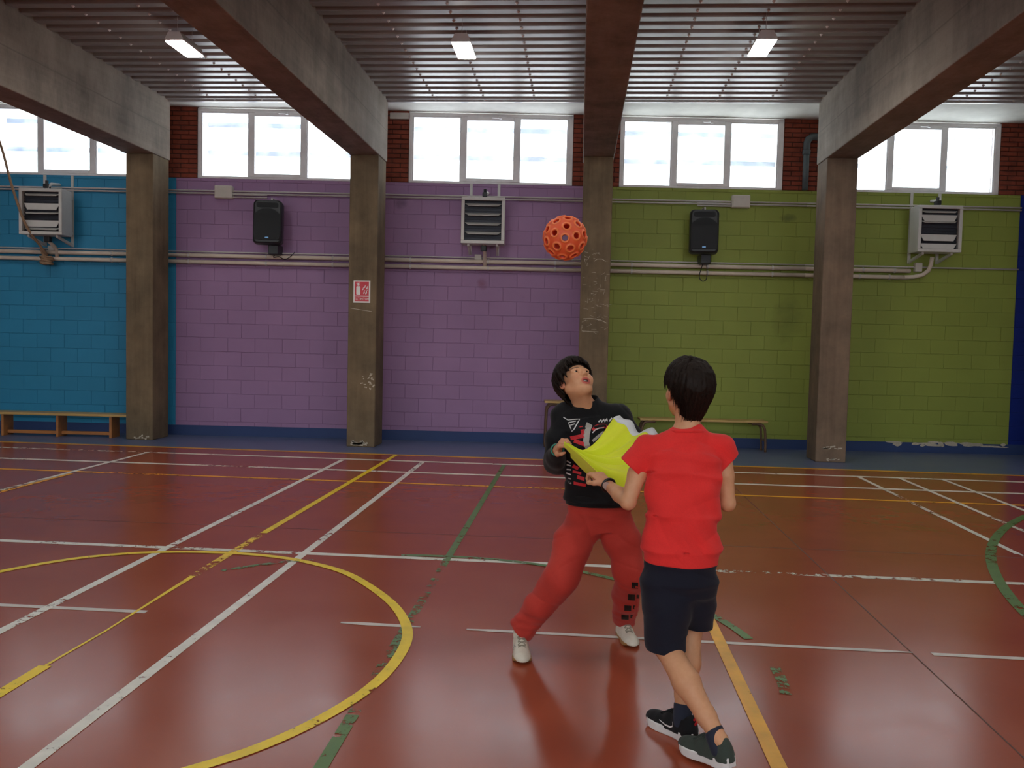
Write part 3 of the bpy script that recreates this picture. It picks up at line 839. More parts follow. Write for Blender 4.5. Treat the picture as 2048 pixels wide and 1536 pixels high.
# ------------------------------------------------------------------ benches
t = empty('gym_bench', W(-7.35, 0.5, 0), TH)
tag(t, 'long low wooden gym bench in front of the blue wall', 'bench')
MB().bbox(-1.75, 1.10, -0.14, 0.14, 0.30, 0.335, 0.006).build('seat', M['wood_top'], t)
for x in (-1.5, -0.72, 0.05, 0.80):
    MB().bbox(x - 0.018, x + 0.018, -0.12, 0.12, 0.0, 0.30, 0.004).build('leg', M['wood'], t)
MB().bbox(-0.70, 0.79, -0.03, 0.03, 0.03, 0.075, 0.004).build('stretcher', M['wood'], t)
def bent_bench(s, off, L, h, label, dep=0.14):
    t = empty('wooden_bench', W(s, off, 0), TH)
    tag(t, label, 'bench')
    m = MB().bbox(-L/2, L/2, -dep, dep, h - 0.03, h, 0.006); m.build('seat', M['wood_top'], t)
    for sx in (-1, 1):
        for sy in (-1, 1):
            p = [(sx * (L/2 - 0.22), sy * (dep - 0.03), h - 0.045), (sx * (L/2 - 0.10), sy * (dep - 0.03), h - 0.05), (sx * (L/2 - 0.05), sy * (dep - 0.03), h - 0.09), (sx * (L/2 - 0.03), sy * (dep - 0.03), h - 0.18), (sx * (L/2 - 0.02), sy * (dep - 0.03), 0.0)]
            MB().tube(smooth_path(p, 5), 0.018, 8).build('leg', M['wood_dark'], t, smooth=True)
        MB().tube([(sx * (L/2 - 0.026), -dep + 0.03, 0.16), (sx * (L/2 - 0.026), dep - 0.03, 0.16)], 0.012, 8).build('cross_bar', M['wood_dark'], t)
bent_bench(1.76, 0.30, 1.80, 0.44, 'wooden bench with curved legs against the green wall')
bent_bench(-0.16, 0.30, 0.66, 0.655, 'taller wooden bench end showing beside the black sweatshirt', 0.16)
# ------------------------------------------------------------------ signed-distance modelling for rounded shapes
def smin(a, b, k):
    h = np.clip(0.5 + 0.5 * (b - a) / k, 0, 1)
    return b * (1 - h) + a * h - k * h * (1 - h)
def unit(v):
    v = np.asarray(v, float); return v / np.linalg.norm(v)
class Vol:
    def __init__(s, lo, hi, h):
        s.lo = np.asarray(lo, np.float32); s.h = h
        n = np.ceil((np.asarray(hi) - np.asarray(lo)) / h).astype(int) + 1
        s.n = n
        s.ax = [(s.lo[i] + h * np.arange(n[i])).astype(np.float32) for i in range(3)]
        s.f = np.full(n, 0.2, np.float32)
    def reg(s, lo, hi):
        sl = []
        for i in range(3):
            a = int(max(0, math.floor((lo[i] - s.lo[i]) / s.h))); b = int(min(s.n[i], math.ceil((hi[i] - s.lo[i]) / s.h) + 1))
            if b <= a: return None
            sl.append(slice(a, b))
        g = (s.ax[0][sl[0]][:, None, None], s.ax[1][sl[1]][None, :, None], s.ax[2][sl[2]][None, None, :])
        return tuple(sl), g
    def op(s, fn, lo, hi, k, mode='u'):
        r = s.reg(lo, hi)
        if r is None: return
        sl, g = r
        d = fn(*g).astype(np.float32)
        if mode == 'u': s.f[sl] = smin(s.f[sl], d, k)
        elif mode == 's': s.f[sl] = -smin(-s.f[sl], d, k)      # subtract
        elif mode == 'i': s.f[sl] = -smin(-s.f[sl], -d, k)     # intersect
        elif mode == 'a': s.f[sl] += d
    def cap(s, a, b, ra, rb=None, k=0.015, side=None, ratio=1.0, mode='u'):
        a = np.asarray(a, float); b = np.asarray(b, float)
        rb = ra if rb is None else rb
        m = max(ra, rb) * max(1, ratio) + k + 3 * s.h
        lo = np.minimum(a, b) - m; hi = np.maximum(a, b) + m
        ab = b - a; L2 = max(ab @ ab, 1e-12)
        e = None
        if side is not None:
            e = np.asarray(side, float); e = e - ab * (e @ ab) / L2; e = unit(e)
        def fn(X, Y, Z):
            x, y, z = X - a[0], Y - a[1], Z - a[2]
            t = np.clip((x * ab[0] + y * ab[1] + z * ab[2]) / L2, 0, 1)
            dx, dy, dz = x - t * ab[0], y - t * ab[1], z - t * ab[2]
            q = dx * dx + dy * dy + dz * dz
            if e is not None:
                c = dx * e[0] + dy * e[1] + dz * e[2]
                q = q - c * c * (1 - 1 / ratio ** 2)
            return np.sqrt(np.maximum(q, 0)) - (ra + (rb - ra) * t)
        s.op(fn, lo, hi, k, mode)
    def chain(s, pts, rs, k=0.012, side=None, ratio=1.0, mode='u'):
        for i in range(len(pts) - 1): s.cap(pts[i], pts[i+1], rs[i], rs[i+1], k, side, ratio, mode)
    def ell(s, c, r, axes=None, k=0.015, mode='u'):
        c = np.asarray(c, float); r = np.asarray(r, float)
        A = np.eye(3) if axes is None else np.asarray(axes, float)
        m = r.max() + k + 3 * s.h
        def fn(X, Y, Z):
            x, y, z = X - c[0], Y - c[1], Z - c[2]
            q = [(x * A[i][0] + y * A[i][1] + z * A[i][2]) for i in range(3)]
            k0 = np.sqrt(sum((q[i] / r[i]) ** 2 for i in range(3)))
            k1 = np.sqrt(sum((q[i] / r[i] ** 2) ** 2 for i in range(3)))
            return k0 * (k0 - 1) / np.maximum(k1, 1e-6)
        s.op(fn, c - m, c + m, k, mode)
    def loft(s, secs, side, k=0.02, mode='u'):
        """secs: (centre, half width along side, half depth); consecutive elliptical sections"""
        side = unit(side)
        for (a, wa, da), (b, wb, db) in zip(secs[:-1], secs[1:]):
            a = np.asarray(a, float); b = np.asarray(b, float)
            m = max(wa, wb, da, db) + k + 3 * s.h
            lo = np.minimum(a, b) - m; hi = np.maximum(a, b) + m
            ab = b - a; L = np.linalg.norm(ab); t_ = ab / L
            e = unit(side - t_ * (side @ t_)); g = np.cross(t_, e)
            def fn(X, Y, Z):
                x, y, z = X - a[0], Y - a[1], Z - a[2]
                al = x * t_[0] + y * t_[1] + z * t_[2]
                t = np.clip(al / L, 0, 1)
                ex = np.maximum(np.maximum(-al, al - L), 0)
                p = x * e[0] + y * e[1] + z * e[2]; q = x * g[0] + y * g[1] + z * g[2]
                w = wa + (wb - wa) * t; d = da + (db - da) * t
                r = np.sqrt((p / w) ** 2 + (q / d) ** 2)
                dd = (r - 1) * np.minimum(w, d)
                return np.where(ex > 0, np.sqrt(np.maximum(dd, 0) ** 2 + ex * ex) + np.minimum(dd, 0) * 0, dd)
            s.op(fn, lo, hi, k, mode)
    def plane(s, p, n, keep_below=True, lo=None, hi=None, k=0.003):
        """cut away what lies on the side the normal points to"""
        p = np.asarray(p, float); n = unit(n)
        if lo is None: lo = s.lo; hi = s.lo + s.h * (s.n - 1)
        s.op(lambda X, Y, Z: (X - p[0]) * n[0] + (Y - p[1]) * n[1] + (Z - p[2]) * n[2], lo, hi, k, 'i')
    def mesh(s, name, relax=1):
        f = s.f; ins = f < 0
        n = np.array(f.shape)
        a = np.zeros(n - 1, np.uint8)
        for dx in (0, 1):
            for dy in (0, 1):
                for dz in (0, 1):
                    a += ins[dx:n[0]-1+dx, dy:n[1]-1+dy, dz:n[2]-1+dz]
        act = (a > 0) & (a < 8)
        I, J, K = np.nonzero(act)
        idx = np.full(act.shape, -1, np.int32); idx[I, J, K] = np.arange(len(I))
        corn = {}
        for dx in (0, 1):
            for dy in (0, 1):
                for dz in (0, 1): corn[(dx, dy, dz)] = f[I+dx, J+dy, K+dz]
        acc = np.zeros((len(I), 3), np.float32); cnt = np.zeros(len(I), np.float32)
        for ax in range(3):
            o1, o2 = [i for i in range(3) if i != ax]
            for p in (0, 1):
                for q in (0, 1):
                    c0 = [0, 0, 0]; c0[o1] = p; c0[o2] = q; c1 = list(c0); c1[ax] = 1
                    v0, v1 = corn[tuple(c0)], corn[tuple(c1)]
                    x = (v0 < 0) != (v1 < 0)
                    t = np.where(x, v0 / np.where(x, v0 - v1, 1), 0)
                    pt = np.zeros((len(I), 3), np.float32); pt[:, o1] = p; pt[:, o2] = q; pt[:, ax] = t
                    acc += pt * x[:, None]; cnt += x
        V = s.lo + s.h * (np.stack([I, J, K], 1) + acc / np.maximum(cnt, 1)[:, None])
        F = []
        for ax in range(3):
            o1, o2 = [(1, 2), (2, 0), (0, 1)][ax]
            sl0 = [slice(None)] * 3; sl1 = [slice(None)] * 3
            sl0[ax] = slice(0, n[ax]-1); sl1[ax] = slice(1, n[ax])
            for o in (o1, o2): sl0[o] = slice(1, n[o]-1); sl1[o] = slice(1, n[o]-1)
            A0, A1 = ins[tuple(sl0)], ins[tuple(sl1)]
            for flip, msk in ((False, A0 & ~A1), (True, ~A0 & A1)):
                P = np.stack(np.nonzero(msk), 1)
                if len(P) == 0: continue
                base = P.copy(); base[:, o1] += 1; base[:, o2] += 1
                def cell(d1, d2):
                    c = base.copy(); c[:, o1] -= d1; c[:, o2] -= d2
                    return idx[c[:, 0], c[:, 1], c[:, 2]]
                q = np.stack([cell(1, 1), cell(0, 1), cell(0, 0), cell(1, 0)], 1)
                if flip: q = q[:, ::-1]
                F.append(q)
        F = np.concatenate(F)
        if relax:
            for _ in range(relax):
                S = np.zeros_like(V); c = np.zeros(len(V), np.float32)
                for i in range(4):
                    np.add.at(S, F[:, i], V[F[:, (i+1) % 4]] + V[F[:, (i-1) % 4]]); np.add.at(c, F[:, i], 2)
                V = 0.5 * V + 0.5 * S / np.maximum(c, 1)[:, None]
        me = bpy.data.meshes.new(name)
        me.vertices.add(len(V)); me.vertices.foreach_set('co', V.astype(np.float32).ravel())
        me.loops.add(len(F) * 4); me.loops.foreach_set('vertex_index', F.astype(np.int32).ravel())
        me.polygons.add(len(F)); me.polygons.foreach_set('loop_start', np.arange(0, len(F) * 4, 4, dtype=np.int32))
        me.polygons.foreach_set('use_smooth', np.ones(len(F), bool))
        me.update(calc_edges=True)
        return me, V, F
def paint(me, cols_):
    at = me.color_attributes.new('Col', 'FLOAT_COLOR', 'POINT')
    c = np.ones((len(me.vertices), 4), np.float32); c[:, :3] = cols_
    at.data.foreach_set('color', c.ravel())
def put(name, vol, mat, parent, org, relax=1):
    """mesh a volume given in world coordinates under a parent whose origin is org"""
    me, V, F = vol.mesh(name, relax)
    me.transform(Matrix.Translation(-Vector(org)))
    return link(name, me, mat, parent), V, F

# ------------------------------------------------------------------ perforated ball in the air
BALL = np.array((-0.073, 3.80, 1.949)); BR = 0.096
def ball():
    t = empty('perforated_ball', BALL)
    tag(t, 'orange red perforated ball flying above the two children', 'ball')
    h = 0.0024
    v = Vol(BALL - 0.108, BALL + 0.108, h)
    lo, hi = BALL - 0.108, BALL + 0.108
    R = BR - 0.006
    v.op(lambda X, Y, Z: np.abs(np.sqrt((X-BALL[0])**2 + (Y-BALL[1])**2 + (Z-BALL[2])**2) - R) - 0.0045, lo, hi, 1e-4)
    ph = (1 + 5 ** 0.5) / 2
    ico = []
    for a in (-1, 1):
        for b in (-ph, ph): ico += [(0, a, b), (a, b, 0), (b, 0, a)]
    ico = [unit(p) for p in ico]
    dirs = list(ico)
    for i in range(12):
        for j in range(i):
            if np.linalg.norm(ico[i] - ico[j]) < 1.2: dirs.append(unit(ico[i] + ico[j]))
    # turn one hole toward the viewer
    tgt = unit(np.array((0, 0, 1.5)) - BALL); src = ico[0]
    ax = np.cross(src, tgt); an = math.atan2(np.linalg.norm(ax), src @ tgt)
    Rm = np.array(Matrix.Rotation(an, 3, Vector(ax))) if np.linalg.norm(ax) > 1e-6 else np.eye(3)
    Rm = np.array(Matrix.Rotation(0.5, 3, Vector(tgt))) @ Rm
    D = [Rm @ d for d in dirs]
    for d in D:
        c = BALL + d * R
        def tor(X, Y, Z):
            x, y, z = X-c[0], Y-c[1], Z-c[2]
            al = x*d[0] + y*d[1] + z*d[2]; rr = np.sqrt(np.maximum(x*x+y*y+z*z - al*al, 0))
            return np.sqrt((rr - 0.0168)**2 + (al - 0.003)**2) - 0.0042
        v.op(tor, c - 0.034, c + 0.034, 0.003)
    for d in D:
        v.cap(BALL + d * 0.06, BALL + d * 0.115, 0.0125, k=0.001, mode='s')
    tt = NT('ball_rubber')
    at = tt.n('ShaderNodeAttribute', attribute_name='Col'); tt.base(at.outputs['Color']); tt.set(0.45)
    o, V, F = put('ball_shell', v, tt.m, t, BALL, 1)
    r = np.linalg.norm(V - BALL, axis=1)
    w = np.clip((r - (R + 0.003)) / 0.006, 0, 1)[:, None]
    a, b = np.array(sr(222, 66, 34)[:3]), np.array(sr(250, 140, 80)[:3])
    paint(o.data, a * (1 - w) + b * w)
ball()
# ------------------------------------------------------------------ people
def fabric(name, c, var=0.08, rough=0.85, sheen=0.1, bump=0.0006):
    t = NT(name)
    nz = t.noise(220, 3, 0.6); big = t.noise(7, 4, 0.6)
    t.base(t.mix(0.5, t.ramp(nz, [(0.3, sc(c, 1 - var)), (0.7, sc(c, 1 + var))]), t.ramp(big, [(0.3, sc(c, 1 - var)), (0.7, sc(c, 1 + var))])))
    t.set(rough, spec=0.25, sheen=sheen); t.bump(nz, bump, 0.5)
    return t.m
def skin_mat():
    t = NT('skin')
    at = t.n('ShaderNodeAttribute', attribute_name='Col')
    nz = t.noise(60, 4, 0.6)
    t.base(t.mix(0.12, at.outputs['Color'], t.ramp(nz, [(0.3, (0.5, 0.25, 0.17, 1)), (0.7, (0.85, 0.55, 0.42, 1))])))
    t.set(0.5, spec=0.4, sss=0.08); t.bump(nz, 0.0004, 0.3)
    return t.m
M['skin'] = skin_mat()
M['hair'] = plain('dark_brown_hair', sr(30, 21, 16), 0.6, 0, 0.45, 120, 0.001, spec=0.18)
M['tee_red'] = fabric('red_jersey', sr(236, 54, 52))
M['shorts'] = fabric('navy_shorts', sr(24, 26, 40))
M['sweat_black'] = fabric('black_fleece', sr(20, 21, 24))
M['trouser_red'] = fabric('red_fleece', sr(192, 62, 52))
M['sock'] = fabric('navy_sock', sr(44, 50, 66))
M['shoe_white'] = plain('white_leather', sr(224, 220, 204), 0.5, 0, 0.06, 30)
M['gum'] = plain('gum_sole', sr(170, 128, 78), 0.55, 0, 0.08)
M['shoe_black'] = fabric('black_mesh', sr(24, 25, 28), 0.15)
M['shoe_grey'] = fabric('grey_green_mesh', sr(62, 72, 66), 0.15)
M['foam_white'] = plain('white_foam_sole', sr(226, 226, 226), 0.6, 0, 0.04)
M['lace'] = plain('grey_lace', sr(150, 144, 128), 0.8, 0, 0.1)
M['print_red'] = plain('print_red', sr(206, 36, 44), 0.6, 0, 0.05)
M['print_grey'] = plain('print_grey', sr(176, 172, 164), 0.6, 0, 0.1)
M['print_white'] = plain('print_white', sr(214, 214, 214), 0.6, 0, 0.05)
M['print_black'] = plain('print_black', sr(18, 16, 16), 0.7, 0, 0.05)
M['logo_blue'] = plain('shoe_lettering', sr(70, 90, 120), 0.6, 0, 0.05)
M['eye_white'] = plain('eye_white', sr(226, 220, 214), 0.2, 0, 0.02)
M['eye_dark'] = plain('eye_iris', sr(36, 24, 18), 0.15, 0, 0.05)
M['teal'] = plain('teal_band', sr(40, 130, 110), 0.5, 0, 0.05)
M['watch_black'] = plain('watch_black', sr(20, 20, 22), 0.35, 0, 0.05)
M['silver'] = plain('watch_bezel', sr(150, 120, 110), 0.3, 0.6, 0.05)
M['bib'] = fabric('fluorescent_yellow_nylon', sr(232, 240, 62), 0.05, 0.6, 0.1, 0.0003)
M['bib_white'] = fabric('white_nylon', sr(220, 224, 228), 0.05, 0.6)
M['bib_trim'] = fabric('black_bias_trim', sr(30, 30, 30), 0.05, 0.6)
SKIN = np.array(sr(214, 158, 116)[:3]); RED = np.array(sr(196, 110, 84)[:3])
LIP = np.array(sr(192, 76, 68)[:3]); MOUTH = np.array(sr(70, 20, 20)[:3]); BROW = np.array(sr(60, 40, 32)[:3])

def frame(F, U):
    F = unit(F); U = np.asarray(U, float); U = unit(U - F * (U @ F)); S = np.cross(F, U)
    return S, F, U
def hand(v, wrist, d, n, thumb, curl=(35, 55, 40), k=0.9, spread=0.0):
    """palm, four fingers of unequal length and a thumb leaving the side of the palm"""
    wrist = np.asarray(wrist, float); d = unit(d); n = np.asarray(n, float); n = unit(n - d * (n @ d))
    w = np.cross(d, n) * thumb
    v.cap(wrist - d * 0.01, wrist + d * 0.02 * k, 0.0195 * k, 0.018 * k, 0.01, w, 1.25)
    v.cap(wrist + d * 0.018 * k, wrist + d * 0.068 * k, 0.0155 * k, 0.0135 * k, 0.012, w, 2.3)
    lens = (1.0, 1.12, 1.04, 0.82)
    tips = []
    for i in range(4):
        off = (0.0265, 0.009, -0.009, -0.0255)[i] * k
        p = wrist + d * (0.072, 0.077, 0.074, 0.066)[i] * k + w * off
        sp = w * (0.12, 0.03, -0.05, -0.14)[i] * spread
        a = 0.0; pts = [p - d * 0.018 * k]; pts.append(p)
        for j, L in enumerate((0.034, 0.022, 0.018)):
            a += math.radians(curl[j] + 4 * i)
            p = p + unit(math.cos(a) * d + math.sin(a) * n + sp) * L * lens[i] * k
            pts.append(p)
        v.chain(pts, [0.0085*k, 0.0082*k, 0.0076*k, 0.007*k, 0.006*k], 0.004)
        tips.append(p)
    b = wrist + d * 0.018 * k + w * 0.024 * k
    p1 = b + unit(0.55 * d + 0.75 * w + 0.3 * n) * 0.032 * k
    p2 = p1 + unit(0.85 * d + 0.15 * w + 0.55 * n) * 0.028 * k
    p3 = p2 + unit(0.75 * d - 0.35 * w + 0.65 * n) * 0.022 * k
    v.chain([b, p1, p2, p3], [0.013*k, 0.0105*k, 0.0088*k, 0.007*k], 0.008)
    return tips

def head(v, c, S, F, U, mouth_open, k=1.0):
    A = (S, F, U)
    def L(s, f, u): return c + k * (s * S + f * F + u * U)
    v.ell(L(0, -0.012, 0.030), np.array((0.071, 0.090, 0.083)) * k, A, 0.01)
    v.ell(L(0, 0.022, -0.040), np.array((0.058, 0.064, 0.070)) * k, A, 0.025)
    for s in (-1, 1):
        v.cap(L(s*0.052, -0.002, -0.050), L(s*0.012, 0.060, -0.096), 0.021*k, 0.018*k, 0.02)
        v.ell(L(s*0.035, 0.056, -0.030), np.array((0.026, 0.026, 0.028)) * k, A, 0.02)
        v.cap(L(s*0.014, 0.078, 0.020), L(s*0.044, 0.066, 0.018), 0.010*k, 0.009*k, 0.012)
        v.ell(L(s*0.030, 0.092, 0.001), np.array((0.016, 0.017, 0.010)) * k, A, 0.008, 's')
    v.ell(L(0, 0.066, -0.098), np.array((0.022, 0.017, 0.016)) * k, A, 0.015)
    v.cap(L(0, 0.080, 0.010), L(0, 0.100, -0.022), 0.0075*k, 0.0105*k, 0.01)
    for s in (-1, 1):
        v.ell(L(s*0.0105, 0.092, -0.026), np.array((0.008, 0.009, 0.007)) * k, A, 0.006)
        v.ell(L(s*0.0055, 0.098, -0.034), np.array((0.0035, 0.004, 0.004)) * k, A, 0.002, 's')
    # lips round an opening
    mo = 0.013 if mouth_open else 0.004
    v.ell(L(0, 0.078, -0.062), np.array((0.026, 0.014, 0.020)) * k, A, 0.012)
    up = [L(-0.022, 0.078, -0.060), L(-0.008, 0.0895, -0.060 + mo*0.8), L(0, 0.0895, -0.0605 + mo*0.8), L(0.008, 0.0895, -0.060 + mo*0.8), L(0.022, 0.078, -0.060)]
    dn = [L(-0.022, 0.078, -0.060), L(-0.009, 0.087, -0.062 - mo), L(0.009, 0.087, -0.062 - mo), L(0.022, 0.078, -0.060)]
    if mouth_open: v.ell(L(0, 0.092, -0.061), np.array((0.0165, 0.020, mo)) * k, A, 0.003, 's')
    v.chain(up, [0.003, 0.0045, 0.004, 0.0045, 0.003], 0.003); v.chain(dn, [0.003, 0.005, 0.005, 0.003], 0.003)
    # lids
    for s in (-1, 1):
        v.chain([L(s*0.017, 0.0775, 0.004), L(s*0.030, 0.0835, 0.0115), L(s*0.044, 0.073, 0.004)], [0.003, 0.0035, 0.003], 0.003)
        v.chain([L(s*0.017, 0.0775, 0.002), L(s*0.030, 0.0815, -0.006), L(s*0.044, 0.073, 0.002)], [0.0028, 0.003, 0.0028], 0.003)
        # ear
        e = L(s*0.073, -0.010, -0.008)
        ea = (unit(S * s + F * 0.35), unit(F - S * s * 0.35), U)
        v.ell(e + S * s * 0.004 * k, np.array((0.008, 0.020, 0.031)) * k, ea, 0.006)
        v.ell(e + (S * s * 0.012 + F * 0.004) * k, np.array((0.006, 0.011, 0.019)) * k, ea, 0.004, 's')
    return L
def skin_colours(me, V, c, S, F, U, k, mouth_open, hands):
    n = len(V); C = np.tile(SKIN, (n, 1))
    q = (V - c) / k; s, f, u = q @ S, q @ F, q @ U
    near = (np.abs(s) < 0.1) & (np.abs(f) < 0.13) & (np.abs(u) < 0.14)
    def blend(w, colr):
        w = np.clip(w, 0, 1)[:, None] * near[:, None]
        C[:] = C * (1 - w) + colr * w
    cheek = 1 - (((np.abs(s) - 0.04) / 0.022) ** 2 + ((u + 0.03) / 0.022) ** 2)
    blend(0.35 * np.clip(cheek, 0, 1) * (f > 0.03), RED)
    blend(0.55 * (1 - (((np.abs(s) - 0.077) / 0.014) ** 2 + ((f + 0.01) / 0.03) ** 2 + ((u + 0.01) / 0.04) ** 2)) * 2, RED)
    mo = 0.013 if mouth_open else 0.004
    lip = 1.25 - np.sqrt((s / 0.022) ** 2 + ((u + 0.061) / (mo + 0.0055)) ** 2)
    blend(lip * 5 * (f > 0.066), LIP)
    if mouth_open:
        inn = 1.0 - np.sqrt((s / 0.0155) ** 2 + ((u + 0.061) / (mo * 0.85)) ** 2)
        blend(inn * 6 * (f > 0.06) * (f < 0.0875), MOUTH)
    bw = 1 - np.abs(u - (0.027 - 8 * (np.abs(s) - 0.03) ** 2)) / 0.0055
    blend(bw * 2 * (np.abs(s) > 0.012) * (np.abs(s) < 0.05) * (f > 0.04), BROW)
    for hc in hands:
        w = np.clip(1.5 - np.linalg.norm(V - hc, axis=1) / 0.07, 0, 1)[:, None] * 0.25
        C[:] = C * (1 - w) + RED * w
    paint(me, C)
def eyes(root, org, L, F, k):
    for s in (-1, 1):
        p = L(s*0.030, 0.0695, 0.002)
        bm = bmesh.new(); bmesh.ops.create_uvsphere(bm, u_segments=16, v_segments=10, radius=0.0118*k)
        me = bpy.data.meshes.new('eye'); bm.to_mesh(me); bm.free()
        me.polygons.foreach_set('use_smooth', [True] * len(me.polygons))
        e = link('eye', me, M['eye_white'], root, Vector(p) - Vector(org))
        bm = bmesh.new(); bmesh.ops.create_uvsphere(bm, u_segments=12, v_segments=8, radius=0.0062*k)
        me = bpy.data.meshes.new('iris'); bm.to_mesh(me); bm.free()
        link('iris', me, M['eye_dark'], e, Vector(F) * 0.0072 * k + Vector((0, 0, 0.001)))
def hair(name, root, org, c, S, F, U, k, style, seed):
    r = np.random.default_rng(seed)
    A = (S, F, U); h = 0.0035
    v = Vol(c - 0.17, c + 0.17, h)
    def L(s, f, u): return c + k * (s * S + f * F + u * U)
    def on(phi, th, off):
        # phi 0 = front, turning to the side S; th polar angle from the crown
        tc = 1.72; ex = max(th - tc, 0); th = min(th, tc)
        return -k * U * ex * 0.115 + L((0.071 + off - 0.026 * ex) * math.sin(th) * math.sin(phi), -0.012 + (0.090 + off - 0.045 * ex) * math.sin(th) * math.cos(phi), 0.030 + (0.083 + off) * math.cos(th))
    def end(phi):
        a = abs(phi)
        if style == 'long':   # fringe over the forehead, ear-length sides, nape
            return np.interp(a, [0, 0.5, 0.9, 1.25, 1.6, 2.0, 2.5, 3.15], [1.08, 1.10, 1.30, 1.75, 1.85, 2.25, 2.50, 2.60])
        return np.interp(a, [0, 0.6, 1.0, 1.3, 1.55, 1.8, 2.2, 2.6, 3.15], [0.95, 1.05, 1.2, 1.75, 1.45, 1.80, 2.25, 2.70, 2.85])
    hx_ = U * 0.92 - F * 0.40
    off0 = 0.010 if style == 'long' else 0.008
    strands = MB()
    v.ell(L(0, -0.014, 0.036), np.array((0.076, 0.094, 0.084)) * k, A, 0.004)
    v.op(lambda X, Y, Z: -(((X - c[0]) * hx_[0] + (Y - c[1]) * hx_[1] + (Z - c[2]) * hx_[2]) - 0.012), c - 0.17, c + 0.17, 0.003, 'i')
    for i in range(230):
        phi = -PI + 2 * PI * (i + 0.9 * r.random()) / 230
        e = end(phi) + (r.uniform(-0.22, 0.30) if style == 'long' else r.uniform(-0.12, 0.10))
        t0 = r.uniform(0.0, 0.5)
        sw = r.uniform(-0.35, 0.35) if style == 'long' else r.uniform(-0.15, 0.15)
        n = 7; pts = []; lift = r.uniform(-0.002, 0.006)
        for j in range(n):
            q = j / (n - 1); th = t0 + (e - t0) * q
            pts.append(on(phi + sw * q, th, off0 + 0.006 * math.sin(PI * q) + (0.006 * q * q if style == 'long' else 0.0) + lift + r.uniform(0, 0.0015)))
        v.chain(pts, [0.007, 0.009, 0.010, 0.009, 0.008, 0.006, 0.003], 0.0018)
    for i in range(1100):
        phi = r.uniform(-PI, PI); e = end(phi) + r.uniform(-0.15, 0.14) * (2 if style == 'long' else 1); t0 = r.uniform(0.0, e * 0.7); sw = r.uniform(-0.2, 0.2)
        pts = []
        for j in range(5):
            q = j / 4; th = t0 + (e - t0) * q
            pts.append(Vector(on(phi + sw * q, th, off0 + r.uniform(0.008, 0.014) + 0.004 * math.sin(PI * q) + r.uniform(0, 0.002))) - Vector(org))
        strands.tube(pts, [0.0012, 0.002, 0.002, 0.0016, 0.0004], 3, cap=False)
    o, V, Fc = put(name, v, M['hair'], root, org, 0)
    tag(strands.build('hair_strands', M['hair'], o), kind='stuff')
    return o

